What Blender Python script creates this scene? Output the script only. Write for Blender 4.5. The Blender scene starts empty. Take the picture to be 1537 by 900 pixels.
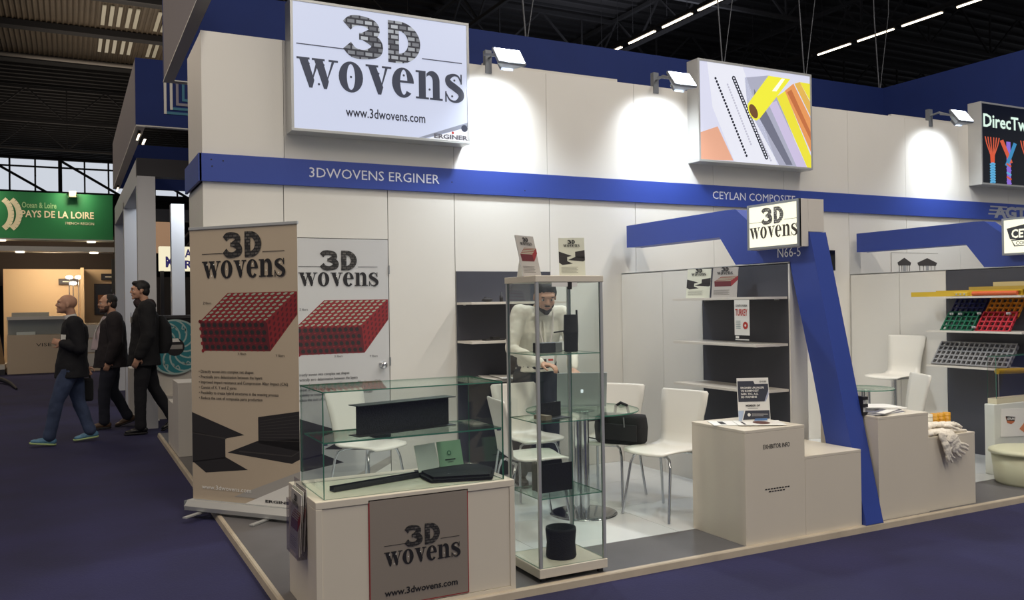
import bpy, bmesh, math, random
from mathutils import Vector, Matrix
random.seed(7)
S = bpy.context.scene
COL = S.collection
PI = math.pi
def R(a): return math.radians(a)
def lin(c):
    return tuple(((x/255.)/12.92 if x/255. <= .04045 else ((x/255.+.055)/1.055)**2.4) for x in c)

# ------------------------------------------------------------------ camera
CAMH = 1.49
YAW, PITCH, ROLL, FPX = 1.0972668655, 0.00462385, -0.0148004726, 1297.45
F_ = Vector((math.cos(YAW)*math.cos(PITCH), math.sin(YAW)*math.cos(PITCH), math.sin(PITCH)))
r0 = Vector((math.sin(YAW), -math.cos(YAW), 0)); u0 = r0.cross(F_)
R_ = r0*math.cos(ROLL)+u0*math.sin(ROLL); U_ = -r0*math.sin(ROLL)+u0*math.cos(ROLL)
cd = bpy.data.cameras.new('camera'); cam = bpy.data.objects.new('camera', cd); COL.objects.link(cam)
cam.matrix_world = Matrix(((R_.x,U_.x,-F_.x,0),(R_.y,U_.y,-F_.y,0),(R_.z,U_.z,-F_.z,CAMH),(0,0,0,1)))
cd.sensor_width = 36; cd.lens = 36*FPX/1537; cd.clip_end = 300; cd.clip_start = .05
S.camera = cam
def ray(px, py): return F_+R_*((px-768.5)/FPX)-U_*((py-450)/FPX)
def atY(px, py, Y):
    d = ray(px, py); return Vector((0,0,CAMH))+d*(Y/d.y)
def atX(px, py, X):
    d = ray(px, py); return Vector((0,0,CAMH))+d*(X/d.x)
def atZ(px, py, z):
    d = ray(px, py); return Vector((0,0,CAMH))+d*((z-CAMH)/d.z)

# ------------------------------------------------------------------ world, lamps, exposure
W = bpy.data.worlds.new('hall_ambient'); S.world = W; W.use_nodes = True
W.node_tree.nodes['Background'].inputs[0].default_value = (.80,.82,.9,1)
W.node_tree.nodes['Background'].inputs[1].default_value = .32
S.view_settings.view_transform = 'Standard'; S.view_settings.look = 'None'
S.view_settings.gamma = 1; S.view_settings.use_curve_mapping = False
S.view_settings.exposure = 0.0
def area(name, loc, size, power, color, target=None, spread=180, sy=None):
    l = bpy.data.lights.new(name, 'AREA'); l.energy = power; l.color = color; l.size = size
    l.shape = 'RECTANGLE'; l.size_y = sy or size; l.spread = R(spread)
    o = bpy.data.objects.new(name, l); COL.objects.link(o); o.location = loc
    if target is not None:
        o.rotation_euler = (Vector(target)-Vector(loc)).to_track_quat('-Z','Y').to_euler()
    return o
# hall lighting: rows of fittings hung along the hall roof, then added ceiling fill
area('hall_row_light', (2.3,-3,8.4), .5, 640, (1,.92,.80), (2.3,-3,0), sy=12)
area('hall_row_light', (7.9,1.5,8.4), .5, 540, (1,.92,.82), (7.9,1.5,0), sy=12)
area('hall_row_light', (-3.3,14,8.4), .5, 250, (1,.84,.66), (-3.3,14,0), sy=16)
area('hall_row_light', (-3.0,26,8.4), .5, 300, (1,.80,.6), (-1,26,0), sy=10)
area('hall_row_light', (-3.3,4,8.4), .5, 420, (1,.88,.74), (-1.5,4,0), sy=12)
area('ceiling_fill', (2,28,8.7), 6, 260, (1,.86,.7), (2,28,20), sy=14)  # added wide fill aimed up at the ceiling, replaces the tubes' upward light
area('ceiling_fill', (14,14,8.7), 4, 420, (.8,.85,1), (14,14,20), sy=20)
area('ceiling_fill', (0,46,8.7), 6, 160, (1,.86,.7), (0,46,20), sy=14)

# ------------------------------------------------------------------ materials
MATS = {}
def mat(name, rgb, rough=.5, metal=0, spec=.5, noise=0, nscale=8, bump=0, bscale=60, emit=0, coat=0):
    if name in MATS: return MATS[name]
    m = bpy.data.materials.new(name); m.use_nodes = True; nt = m.node_tree; b = nt.nodes['Principled BSDF']
    c = lin(rgb); b.inputs['Base Color'].default_value = (*c,1); b.inputs['Roughness'].default_value = rough
    b.inputs['Metallic'].default_value = metal; b.inputs['Specular IOR Level'].default_value = spec
    b.inputs['Coat Weight'].default_value = coat
    tc = nt.nodes.new('ShaderNodeTexCoord')
    if noise:
        n = nt.nodes.new('ShaderNodeTexNoise'); n.inputs['Scale'].default_value = nscale; n.inputs['Detail'].default_value = 5
        nt.links.new(tc.outputs['Object'], n.inputs['Vector'])
        r = nt.nodes.new('ShaderNodeMapRange'); r.inputs['From Min'].default_value = .3; r.inputs['From Max'].default_value = .7
        r.inputs['To Min'].default_value = 1-noise; r.inputs['To Max'].default_value = 1+noise
        nt.links.new(n.outputs['Fac'], r.inputs['Value'])
        x = nt.nodes.new('ShaderNodeVectorMath'); x.operation = 'SCALE'; x.inputs[0].default_value = c
        nt.links.new(r.outputs[0], x.inputs['Scale']); nt.links.new(x.outputs[0], b.inputs['Base Color'])
    if bump:
        n = nt.nodes.new('ShaderNodeTexNoise'); n.inputs['Scale'].default_value = bscale; n.inputs['Detail'].default_value = 4
        nt.links.new(tc.outputs['Object'], n.inputs['Vector'])
        k = nt.nodes.new('ShaderNodeBump'); k.inputs['Strength'].default_value = bump; k.inputs['Distance'].default_value = .01
        nt.links.new(n.outputs['Fac'], k.inputs['Height']); nt.links.new(k.outputs[0], b.inputs['Normal'])
    if emit:
        b.inputs['Emission Color'].default_value = (*c,1); b.inputs['Emission Strength'].default_value = emit
        b.inputs['Base Color'].default_value = (c[0]*.3,c[1]*.3,c[2]*.3,1)
    MATS[name] = m; return m
def lit(name, rgb, s=1.0):
    return mat('lit_'+name, rgb, rough=.3, emit=s)
def glassmat(name, tint, edge=False, gl=1.0):
    if name in MATS: return MATS[name]
    m = bpy.data.materials.new(name); m.use_nodes = True; nt = m.node_tree; nt.nodes.clear()
    o = nt.nodes.new('ShaderNodeOutputMaterial'); t = nt.nodes.new('ShaderNodeBsdfTransparent'); t.inputs[0].default_value = (*tint,1)
    g = nt.nodes.new('ShaderNodeBsdfGlossy'); g.inputs['Roughness'].default_value = .02; g.inputs[0].default_value = (gl,gl,gl,1)
    lw = nt.nodes.new('ShaderNodeLayerWeight'); lw.inputs[0].default_value = .5
    pw = nt.nodes.new('ShaderNodeMath'); pw.operation = 'POWER'; pw.inputs[1].default_value = 4.5; nt.links.new(lw.outputs['Facing'], pw.inputs[0])
    f = nt.nodes.new('ShaderNodeMapRange'); f.inputs['To Min'].default_value = .035; f.inputs['To Max'].default_value = .6; nt.links.new(pw.outputs[0], f.inputs['Value'])
    mx = nt.nodes.new('ShaderNodeMixShader')
    nt.links.new(f.outputs[0], mx.inputs[0]); nt.links.new(t.outputs[0], mx.inputs[1]); nt.links.new(g.outputs[0], mx.inputs[2])
    nt.links.new(mx.outputs[0], o.inputs[0]); MATS[name] = m; return m
def weave(name, light, dark, emit=0, sc=1.0):
    m = bpy.data.materials.new(name); m.use_nodes = True; nt = m.node_tree; b = nt.nodes['Principled BSDF']
    tc = nt.nodes.new('ShaderNodeTexCoord'); mp = nt.nodes.new('ShaderNodeMapping'); mp.inputs['Rotation'].default_value = (R(90),0,0)
    mp.inputs['Scale'].default_value = (sc,sc,sc)
    br = nt.nodes.new('ShaderNodeTexBrick'); br.offset = .5
    br.inputs['Color1'].default_value = (*lin(light),1); br.inputs['Color2'].default_value = (*[x*1.2 for x in lin(dark)],1); br.inputs['Bias'].default_value = .0
    br.inputs['Mortar'].default_value = (*lin(dark),1); br.inputs['Scale'].default_value = 1
    br.inputs['Brick Width'].default_value = .052; br.inputs['Row Height'].default_value = .03; br.inputs['Mortar Size'].default_value = .0055
    br.inputs['Mortar Smooth'].default_value = .1
    nt.links.new(tc.outputs['Object'], mp.inputs[0]); nt.links.new(mp.outputs[0], br.inputs['Vector'])
    nt.links.new(br.outputs[0], b.inputs['Base Color']); b.inputs['Roughness'].default_value = .5
    if emit:
        nt.links.new(br.outputs[0], b.inputs['Emission Color']); b.inputs['Emission Strength'].default_value = emit
    MATS[name] = m; return m

WHITE = mat('white_laminate', (214,208,198), .38, noise=.015, nscale=2)
PANEL = mat('wall_panel', (216,213,206), .5, noise=.02, nscale=1.3)
WHITE2 = mat('cream_foil', (218,209,192), .35, noise=.015, nscale=3)
BLUE = mat('royal_blue', (46,68,150), .45, noise=.03, nscale=2)
NAVY = mat('navy_fabric', (19,42,106), .8, noise=.05, nscale=3)
DARK = mat('anthracite_panel', (62,63,72), .5, noise=.04, nscale=4)
DFLOOR = mat('grey_vinyl', (92,90,92), .42, noise=.06, nscale=5)
WTILE = mat('white_floor_tile', (214,218,220), .16, noise=.02, nscale=3)
GAP = mat('shadow_gap', (70,68,66), .8)
KERB = mat('kerb_strip', (176,164,146), .5, noise=.1, nscale=6)
ALU = mat('aluminium', (190,191,190), .38, metal=.45)
CHROME = mat('chrome', (205,207,210), .12, metal=1)
STEEL = mat('brushed_steel', (150,152,152), .4, metal=.8)
GLASS = glassmat('clear_glass', (.955,.975,.965))
GLASSG = glassmat('greenish_glass', (.84,.93,.88))
GEDGE = mat('glass_edge', (70,128,108), .25, spec=.7)
BLACK = mat('black_ink', (26,24,28), .6)
BLK = mat('black_fabric', (24,24,27), .9, bump=.3, bscale=120)
CARBON = mat('carbon_weave', (44,44,46), .45, noise=.25, nscale=90, bump=.4, bscale=200)
PAPER = mat('white_paper', (232,230,224), .6)
SHELL = mat('white_shell', (226,223,214), .3)
HOUSING = mat('grey_housing', (120,124,130), .5, metal=.3)
FILM = mat('banner_film', (188,172,150), .45, noise=.02, nscale=2)
FILM2 = mat('door_print_film', (196,196,196), .45)
RED = mat('print_red', (134,36,42), .6); DRED = mat('print_dark_red', (92,28,36), .6); LDOT = mat('print_pale_dot', (158,170,150), .6)
INK = mat('print_charcoal', (38,35,36), .6); INK2 = mat('print_charcoal_light', (62,58,56), .6)

# ------------------------------------------------------------------ mesh helpers
class MB:
    def __init__(s): s.v=[]; s.f=[]; s.m=[]; s.sm=[]
    def add(s, vs, fs, m=0, sm=False):
        o=len(s.v); s.v += [tuple(x) for x in vs]
        for f in fs: s.f.append(tuple(i+o for i in f)); s.m.append(m); s.sm.append(sm)
        return s
    def box(s, x0,x1,y0,y1,z0,z1, m=0, M=None, em=None):
        vs=[Vector(p) for p in ((x0,y0,z0),(x1,y0,z0),(x1,y1,z0),(x0,y1,z0),(x0,y0,z1),(x1,y0,z1),(x1,y1,z1),(x0,y1,z1))]
        if M: vs=[M@v for v in vs]
        fs=[(0,3,2,1),(4,5,6,7),(0,1,5,4),(1,2,6,5),(2,3,7,6),(3,0,4,7)]
        if em is None: return s.add(vs,fs,m)
        d=[x1-x0,y1-y0,z1-z0]; t=d.index(min(d)); big={2:(0,1),1:(2,4),0:(3,5)}[t]
        for i,f in enumerate(fs): s.add(vs,[f], m if i in big else em)
        return s
    def bar(s, a, b, w, h=None, m=0):
        a=Vector(a); b=Vector(b); h=h or w; d=b-a; L=d.length
        q=d.to_track_quat('Z','Y').to_matrix().to_4x4(); M=Matrix.Translation(a)@q
        return s.box(-w/2,w/2,-h/2,h/2,0,L,m,M)
    def prism(s, pts, off, m=0):
        off=Vector(off); p=[Vector(x) for x in pts]; n=len(p); vs=p+[x+off for x in p]
        fs=[tuple(range(n)), tuple(range(2*n-1,n-1,-1))]+[(i,(i+1)%n,(i+1)%n+n,i+n) for i in range(n)]
        fs=[tuple(reversed(f)) for f in fs]
        return s.add(vs,fs,m)
    def tube(s, path, r, seg=10, m=0, cap=True, ell=1.0):
        path=[Vector(p) for p in path]; n=len(path); rr=r if isinstance(r,(list,tuple)) else [r]*n
        vs=[]; up=Vector((0,0,1)); prev=None
        for i,p in enumerate(path):
            t=(path[min(i+1,n-1)]-path[max(i-1,0)]).normalized()
            if prev is None:
                a=t.cross(up if abs(t.z)<.9 else Vector((1,0,0))).normalized()
            else:
                a=(prev-t*prev.dot(t)).normalized()
            prev=a; b=t.cross(a)
            for k in range(seg):
                an=2*PI*k/seg; vs.append(p+(a*math.cos(an)+b*math.sin(an)*ell)*rr[i])
        fs=[]
        for i in range(n-1):
            for k in range(seg):
                k2=(k+1)%seg; fs.append((i*seg+k,i*seg+k2,(i+1)*seg+k2,(i+1)*seg+k))
        s.add(vs,fs,m,True)
        if cap: s.add(vs[:seg],[tuple(reversed(range(seg)))],m); s.add(vs[-seg:],[tuple(range(seg))],m)
        return s
    def lathe(s, prof, c=(0,0,0), seg=24, m=0, a0=0, a1=2*PI, flat=False):
        full=abs(a1-a0-2*PI)<1e-6; ns=seg if full else seg+1; vs=[]
        for r,z in prof:
            for k in range(ns):
                an=a0+(a1-a0)*k/seg; vs.append((c[0]+r*math.cos(an),c[1]+r*math.sin(an),c[2]+z))
        fs=[]
        for i in range(len(prof)-1):
            for k in range(seg):
                k2=(k+1)%ns; fs.append((i*ns+k,i*ns+k2,(i+1)*ns+k2,(i+1)*ns+k))
        return s.add(vs,fs,m,not flat)
    def ell(s, c, r, M=None, u=14, v=9, m=0):
        c=Vector(c); vs=[]; fs=[]
        def P(th,ph):
            p=Vector((r[0]*math.sin(th)*math.cos(ph),r[1]*math.sin(th)*math.sin(ph),r[2]*math.cos(th)))
            return c+(M@p if M else p)
        vs.append(P(0,0))
        for i in range(1,v):
            for k in range(u): vs.append(P(PI*i/v,2*PI*k/u))
        vs.append(P(PI,0))
        for k in range(u): fs.append((0,1+k,1+(k+1)%u))
        for i in range(v-2):
            for k in range(u):
                a=1+i*u+k; b=1+i*u+(k+1)%u; fs.append((a,a+u,b+u,b))
        for k in range(u): fs.append((1+(v-2)*u+k,len(vs)-1,1+(v-2)*u+(k+1)%u))
        return s.add(vs,fs,m,True)
    def limb(s, pts, rr, seg=12):
        pts=[Vector(p) for p in pts]; s.tube(pts, rr, seg)
        for p,r in zip(pts,rr): s.ell(p,(r,r,r),None,12,8)
        return s
    def loft(s, rings, seg=20, sq=1.0):
        # rings: (center, rx, ry)
        vs=[]
        for c,rx,ry in rings:
            for k in range(seg):
                an=2*PI*k/seg; ca,sa=math.cos(an),math.sin(an)
                x=math.copysign(abs(ca)**sq,ca); y=math.copysign(abs(sa)**sq,sa)
                vs.append((c[0]+rx*x,c[1]+ry*y,c[2]))
        n=len(rings); fs=[(i*seg+k,i*seg+(k+1)%seg,(i+1)*seg+(k+1)%seg,(i+1)*seg+k) for i in range(n-1) for k in range(seg)]
        fs.append(tuple(reversed(range(seg)))); fs.append(tuple(range((n-1)*seg,n*seg)))
        return s.add(vs,fs,0,True)
    def mesh(s, name, mats):
        me=bpy.data.meshes.new(name); me.from_pydata(s.v,[],s.f)
        for m in (mats if isinstance(mats,(list,tuple)) else [mats]): me.materials.append(m)
        me.polygons.foreach_set('material_index', s.m); me.polygons.foreach_set('use_smooth', s.sm); me.update()
        return me
    def build(s, name, mats, parent=None, bevel=0, loc=None, rot=None, seg=2):
        o=bpy.data.objects.new(name, s.mesh(name,mats)); COL.objects.link(o); o.parent=parent
        if loc is not None: o.location=loc
        if rot is not None: o.rotation_euler=rot
        if bevel:
            b=o.modifiers.new('bevel','BEVEL'); b.width=bevel; b.segments=seg; b.limit_method='ANGLE'; b.angle_limit=R(40)
        return o
def bx(*a, **k): return MB().box(*a, **k)
def tag(o, label, cat, group=None, kind=None):
    o['label']=label; o['category']=cat
    if group: o['group']=group
    if kind: o['kind']=kind
    return o
def struct(o): o['kind']='structure'; return o
def thing(name, label, cat, loc=(0,0,0), rz=0, group=None):
    o=bpy.data.objects.new(name,None); COL.objects.link(o); o.location=loc; o.rotation_euler=(0,0,rz); o.empty_display_size=.1
    return tag(o,label,cat,group)
def copy_tree(o, parent=None):
    c=o.copy(); COL.objects.link(c); c.parent=parent
    for ch in list(o.children): copy_tree(ch,c)
    return c
def text(s, parent, x0, x1, z0, z1, y, m, bold=0, name='lettering', ext=0, label=None, capfit=True, rotz=0):
    """text fitted into a rectangle of the local XZ plane, facing -Y"""
    cu=bpy.data.curves.new('t','FONT'); cu.body=s; cu.size=1; cu.offset=bold; cu.extrude=ext; cu.resolution_u=2
    to=bpy.data.objects.new('t',cu); COL.objects.link(to); dg=bpy.context.evaluated_depsgraph_get()
    me=bpy.data.meshes.new_from_object(to.evaluated_get(dg)); bpy.data.objects.remove(to); bpy.data.curves.remove(cu)
    xs=[v.co.x for v in me.vertices]; ys=[v.co.y for v in me.vertices]
    ax,bx_,ay,by=min(xs),max(xs),min(ys),max(ys); sx=(x1-x0)/(bx_-ax); sz=(z1-z0)/(by-ay)
    for v in me.vertices:
        v.co=Vector(((v.co.x-ax)*sx+x0, y-v.co.z*.02, (v.co.y-ay)*sz+z0))
    me.materials.clear(); me.materials.append(m)
    o=bpy.data.objects.new(name,me); COL.objects.link(o); o.parent=parent
    if label: o['label']=label
    return o
class Pic:
    """flat print in local XZ plane facing -Y, layered half a millimetre at a time"""
    def __init__(s, w, h): s.w=w; s.h=h; s.mb=MB(); s.mats=[]; s.k=0
    def poly(s, pts, m, k=None):
        if m not in s.mats: s.mats.append(m)
        if k is not None: s.k=k
        n=len(pts)
        a=sum(pts[i][0]*pts[(i+1)%n][1]-pts[(i+1)%n][0]*pts[i][1] for i in range(n))
        if a<0: pts=pts[::-1]
        s.mb.add([(p[0]*s.w,-.0005*s.k,p[1]*s.h) for p in pts],[tuple(range(n))],s.mats.index(m)); return s
    def disc(s, c, r, m, k=None, n=14, asp=1.0):
        return s.poly([(c[0]+r*math.cos(2*PI*i/n),c[1]+r*asp*math.sin(2*PI*i/n)) for i in range(n)],m,k)
    def strip(s, path, w, m, k=None):
        n=len(path)
        for i in range(n-1):
            a=Vector(path[i]); b=Vector(path[i+1]); d=(b-a); 
            if d.length<1e-6: continue
            nn=Vector((-d.y,d.x)).normalized(); w0=w[i] if isinstance(w,list) else w; w1=w[i+1] if isinstance(w,list) else w
            s.poly([tuple(a+nn*w0/2),tuple(b+nn*w1/2),tuple(b-nn*w1/2),tuple(a-nn*w0/2)],m,k)
        return s
    def build(s, name, parent, loc, rot=(0,0,0)): return s.mb.build(name, s.mats, parent, loc=loc, rot=rot)

# ------------------------------------------------------------------ logo glyphs (unit: word width = 1)
def cat_rom(P, n=6):
    out=[]; P=[P[0]]+list(P)+[P[-1]]
    for i in range(1,len(P)-2):
        p0,p1,p2,p3=[Vector(p) for p in P[i-1:i+3]]
        for k in range(n):
            t=k/n; out.append(.5*((2*p1)+(p2-p0)*t+(2*p0-5*p1+4*p2-p3)*t*t+(3*p1-p0-3*p2+p3)*t**3))
    out.append(Vector(P[-1])); return out
def glyph_mesh(name, polys):
    mb=MB()
    for i,p in enumerate(polys):
        n=len(p); a=sum(p[i][0]*p[(i+1)%n][1]-p[(i+1)%n][0]*p[i][1] for i in range(n))
        if a<0: p=p[::-1]
        mb.add([(x,-2e-5*i,z) for x,z in p],[tuple(range(n))])
    me=mb.mesh(name, BLACK); return me
def strokep(path, ws, n=6):
    pt=cat_rom([(x,y,w) for (x,y),w in zip(path,ws)],n) if n else [Vector((x,y,w)) for (x,y),w in zip(path,ws)]
    L=[];Rr=[]
    for i,p in enumerate(pt):
        d=(pt[min(i+1,len(pt)-1)]-pt[max(i-1,0)]); d=Vector((d.x,d.y)).normalized(); nn=Vector((-d.y,d.x))
        L.append((p.x+nn.x*p.z/2,p.y+nn.y*p.z/2)); Rr.append((p.x-nn.x*p.z/2,p.y-nn.y*p.z/2))
    return [[L[i],L[i+1],Rr[i+1],Rr[i]] for i in range(len(pt)-1)]
def ring(c, R1, c2, R2, a0=0, a1=360, n=28):
    out=[]
    for i in range(n):
        t0=R(a0+(a1-a0)*i/n); t1=R(a0+(a1-a0)*(i+1)/n)
        o=lambda t:(c[0]+R1[0]*math.cos(t),c[1]+R1[1]*math.sin(t)); q=lambda t:(c2[0]+R2[0]*math.cos(t),c2[1]+R2[1]*math.sin(t))
        out.append([o(t0),o(t1),q(t1),q(t0)])
    return out
def rect(a,b,c,d): return [(a,c),(b,c),(b,d),(a,d)]
GW=[[(.07,1),(.38,1),(.62,.26),(.55,0),(.44,0)],[(.47,.05),(.58,.30),(.76,.80),(.70,.92)],[(.60,1),(.91,1),(1.14,.26),(1.07,0),(.96,0)],[(.99,.04),(1.10,.30),(1.37,1),(1.27,1)],rect(0,.46,.93,1),rect(.54,1.0,.93,1),rect(1.14,1.48,.93,1)]
GO=ring((.45,.5),(.45,.53),(.45,.5),(.15,.44))
GV=[[(.07,1),(.38,1),(.66,.26),(.58,0),(.46,0)],[(.51,.04),(.62,.30),(.86,1),(.76,1)],rect(0,.48,.93,1),rect(.62,.98,.93,1)]
GE=ring((.43,.5),(.43,.53),(.46,.52),(.14,.44),8,318)+[rect(.30,.855,.50,.58)]
GN=[rect(.12,.40,0,1),rect(0,.52,0,.07),rect(0,.40,.93,1),rect(.68,.96,0,.70),rect(.56,1.08,0,.07)]+ring((.66,.68),(.30,.35),(.54,.66),(.14,.20),0,140,12)
GS=strokep([(.70,.74),(.60,.93),(.40,.97),(.18,.84),(.22,.66),(.45,.52),(.68,.36),(.70,.17),(.50,.02),(.25,.06),(.10,.28)],[.05,.07,.10,.20,.26,.27,.26,.22,.10,.07,.05])+[rect(.69,.75,.66,1.02),rect(.05,.11,-.02,.36)]
def word_mesh():
    adv=[(GW,1.50),(GO,1.0),(GV,1.0),(GE,.93),(GN,1.13),(GS,.82)]; x=0; P=[]
    for g,a in adv:
        for p in g: P.append([(u+x,v) for u,v in p])
        x+=a
    k=1/(x-.05); return glyph_mesh('word',[[(u*k,v*.167) for u,v in p] for p in P]), k
WORD,KX=word_mesh()
G3=strokep([(.02,.74),(.16,.86),(.42,.885),(.66,.80),(.68,.64),(.42,.535)],[.26,.26,.23,.27,.27,.16])+strokep([(.42,.52),(.72,.42),(.74,.22),(.46,.105),(.18,.13),(.02,.28)],[.16,.29,.30,.22,.25,.26])+[rect(.32,.60,.44,.60)]
GD=[rect(1.05,1.33,0,1)]+ring((1.33,.5),(.56,.5),(1.33,.5),(.24,.27),-90,90,16)
k3=.456/1.92
MARK=glyph_mesh('mark',[[(.275+u*k3+.008,.195+v*.245) for u,v in p] for p in G3+GD])
RULE=[glyph_mesh('rule',[rect(0,.27,.236,.242)]),glyph_mesh('rule',[rect(.742,1,.236,.242)])]
dots=[(.42,.8),(.95,.8),(.78,.14),(1.95,.5),(2.98,.72),(3.96,.76),(4.98,.36),(6.0,.78),(5.9,.2)]
DOTS=glyph_mesh('dots',[[(x*KX+.007*math.cos(t*PI/4),z*.167+.007*math.sin(t*PI/4)) for t in range(8)] for x,z in dots])
def glyph(me, name, parent, loc, sx, sz, m, rot=(0,0,0)):
    o=bpy.data.objects.new(name, me); COL.objects.link(o); o.parent=parent; o.location=loc; o.scale=(sx,1,sz); o.rotation_euler=rot
    o.material_slots[0].link='OBJECT'; o.material_slots[0].material=m; return o
def logo(parent, x, z, w, y, mark, word, rule=None, dot=None, sz=None, eps=.0015):
    sz=sz or w
    a=glyph(MARK,'number_mark',parent,(x,y,z),w,sz,mark)
    glyph(WORD,'word_mark',parent,(x,y,z),w,sz,word)
    if rule:
        for r_ in RULE: glyph(r_,'rule_line',parent,(x,y,z),w,sz,rule)
    if dot: glyph(DOTS,'letter_dots',parent,(x,y-eps,z),w,sz,dot)['kind']='stuff'

# prints shared by banner, door and brochures --------------------------------
def woven_block(pic, x0, z0, w, h, nx=11, nt=8, nf=4, fine=True):
    """red 3D woven block: top parallelogram, front face, right face (coords in pic units)"""
    A=(x0,z0+.52*h); dx=(.70*w,0); dy=(.30*w,.48*h); D=(0,-.50*h)
    def T(u,v): return (A[0]+dx[0]*u+dy[0]*v, A[1]+dx[1]*u+dy[1]*v)
    def Fr(u,v): return (A[0]+.03*w*v+(dx[0]-.0*w)*u, A[1]+D[1]*v)
    def Rt(u,v): return (A[0]+dx[0]+dy[0]*u+.03*w*v*(1-u), A[1]+dy[1]*u+D[1]*v*(1-.25*u))
    pic.poly([T(0,0),T(1,0),T(1,1),T(0,1)],RED,2); pic.poly([Fr(0,0),Fr(1,0),Fr(1,1),Fr(0,1)],DRED,2); pic.poly([Rt(0,0),Rt(1,0),Rt(1,1),Rt(0,1)],RED,2)
    if not fine: 
        for j in range(4):
            pic.poly([T(.03,j/4+.05),T(.97,j/4+.05),T(.97,j/4+.17),T(.03,j/4+.17)],LDOT,3)
        return
    def q(Fn,u,v,du,dv,m,n=6):
        pic.poly([Fn(u+du*math.cos(2*PI*i/n),v+dv*math.sin(2*PI*i/n)) for i in range(n)],m,3)
    for i in range(nx):
        for j in range(nt): q(T,(i+.5)/nx,(j+.5)/nt,.31/nx,.36/nt,LDOT)
        for j in range(nf): q(Fr,(i+.5+.25*(j%2))/(nx+.4),(j+.5)/nf,.36/nx,.33/nf,INK)
        for j in range(nf): q(Fr,(i+.1+.25*(j%2))/(nx+.4),(j+.95)/nf if j<nf-1 else .99,.2/nx,.08/nf,RED)
    for i in range(7):
        for j in range(5): q(Rt,(i+.5)/7,(j+.5)/5,.30/7,.32/5,DRED)
    for i in range(nx+1):
        pic.disc(T(i/nx,0),.016*w,RED,4,8,pic.w/pic.h)
    for j in range(nf+1): pic.disc(Fr(0,j/nf),.016*w,RED,4,8,pic.w/pic.h)
def ibeams(p, v0, v1, m=None):
    m=m or INK; f=lambda L:[(u,v0+t*(v1-v0)) for u,t in L]; h=v1-v0
    p.poly(f([(0,.92),(.5,.61),(.32,.54),(0,.60)]),m,2); p.poly(f([(0,.62),(.32,.55),(.32,.24),(0,.14)]),m,2); p.poly(f([(0,.16),(.32,.26),(.53,.09),(.13,0)]),m,2)
    p.poly(f([(.63,.89),(1,1),(1,.42),(.63,.50)]),m,2); p.poly(f([(.34,.33),(.63,.54),(1,.60),(1,.30),(.93,.23)]),m,2)
    p.strip(f([(0,.60),(.33,.54)]),.004,INK2,3); p.strip(f([(.45,.36),(.93,.34),(1,.42)]),.004,INK2,3)
    for i in range(8): p.strip(f([(.65,.55+.04*i),(1,.56+.055*i)]),.10*h*.08,INK2,3)
BUL=['• Directly woven into complex net shapes','• Practically zero delamination between the layers','• Improved impact resistance and Compression After Impact (CAI)','• Consist of X, Y and Z yarns','• Possibility to create hybrid structures in the weaving process','• Reduce the cost of composite parts production']
BULW=[.52,.60,.83,.36,.745,.60]
MARKM=weave('weave_print',(96,92,88),(26,24,24),sc=1.0)
MARKL=weave('weave_print_lit',(150,156,164),(32,34,44),emit=.8,sc=1)
WORDL=lit('slate_letters',(62,66,82),.7)
def poster(parent, w, h, loc, film, rot=(0,0,0), dx=0):
    """printed banner artwork: built around its bottom-left corner in a child frame"""
    p=Pic(w,h); p.poly([(0,0),(1,0),(1,1),(0,1)],film,1)
    woven_block(p,.09,.545,.905,.215)
    # keep the block inside the sheet
    ibeams(p,.10,.34)
    p.poly([(.62,.022),(1,.062),(1,.13),(.40,.022)],mat('print_grey',(170,166,160),.5),4)
    p.poly([(.66,.0),(1,.0),(1,.10),(.50,.0)],PAPER,5)
    for a,b,t in ((.0,.06,.5),):
        pass
    o=p.build('printed_sheet',parent,loc,rot)
    e=.004
    logo(o,.12*w,.815*h,.77*w,-e,MARKM,BLACK,BLACK,PAPER)
    for i,(t,bw) in enumerate(zip(BUL,BULW)):
        z=(.470-.0195*i)*h; text(t,o,.075*w,(.075+bw)*w,z-.006*h,z+.0085*h,-e,INK,bold=.006)
    text('Z fibers',o,.125*w,.205*w,.720*h,.729*h,-e,INK); text('X fibers',o,.45*w,.53*w,.535*h,.544*h,-e,INK); text('Y fibers',o,.80*w,.88*w,.530*h,.539*h,-e,INK)
    text('www.3dwovens.com',o,.09*w,.56*w,.040*h,.056*h,-e,PAPER,bold=.01)
    text('ERGINER',o,.69*w,.95*w,.011*h,.021*h,-.005,BLACK,bold=.03)
    return o
def brochure(parent, w, h, kind, loc=(0,0,0), rot=(0,0,0), name='cover', t=.004):
    o=bx(0,w,0,t,0,h).build(name,PAPER,parent,loc=loc,rot=rot)
    p=Pic(w,h); bg=mat('brochure_grey',(168,164,160),.5) if kind=='block' else mat('brochure_cream',(206,208,192),.5)
    p.poly([(0,0),(1,0),(1,1),(0,1)],bg,1)
    if kind=='block': woven_block(p,.08,.36,.94,.34,fine=False)
    else: ibeams(p,.30,.68)
    for i in range(5): p.strip([(.08,.24-.035*i),(.72-.05*(i%2),.24-.035*i)],.008,INK2,3)
    q=p.build('print',parent=o,loc=(0,0,0))
    logo(q,.18*w,.76*h,.62*w,-.004,BLACK,BLACK,None,None)
    return o

# =================================================================== STRUCTURE
# hall floor
HF=-.04
struct(bx(-30,45,-12,62,HF-.3,HF).build('floor', mat('navy_carpet',(29,28,68),.95,noise=.22,nscale=1.4,bump=.25,bscale=90)))
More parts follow.
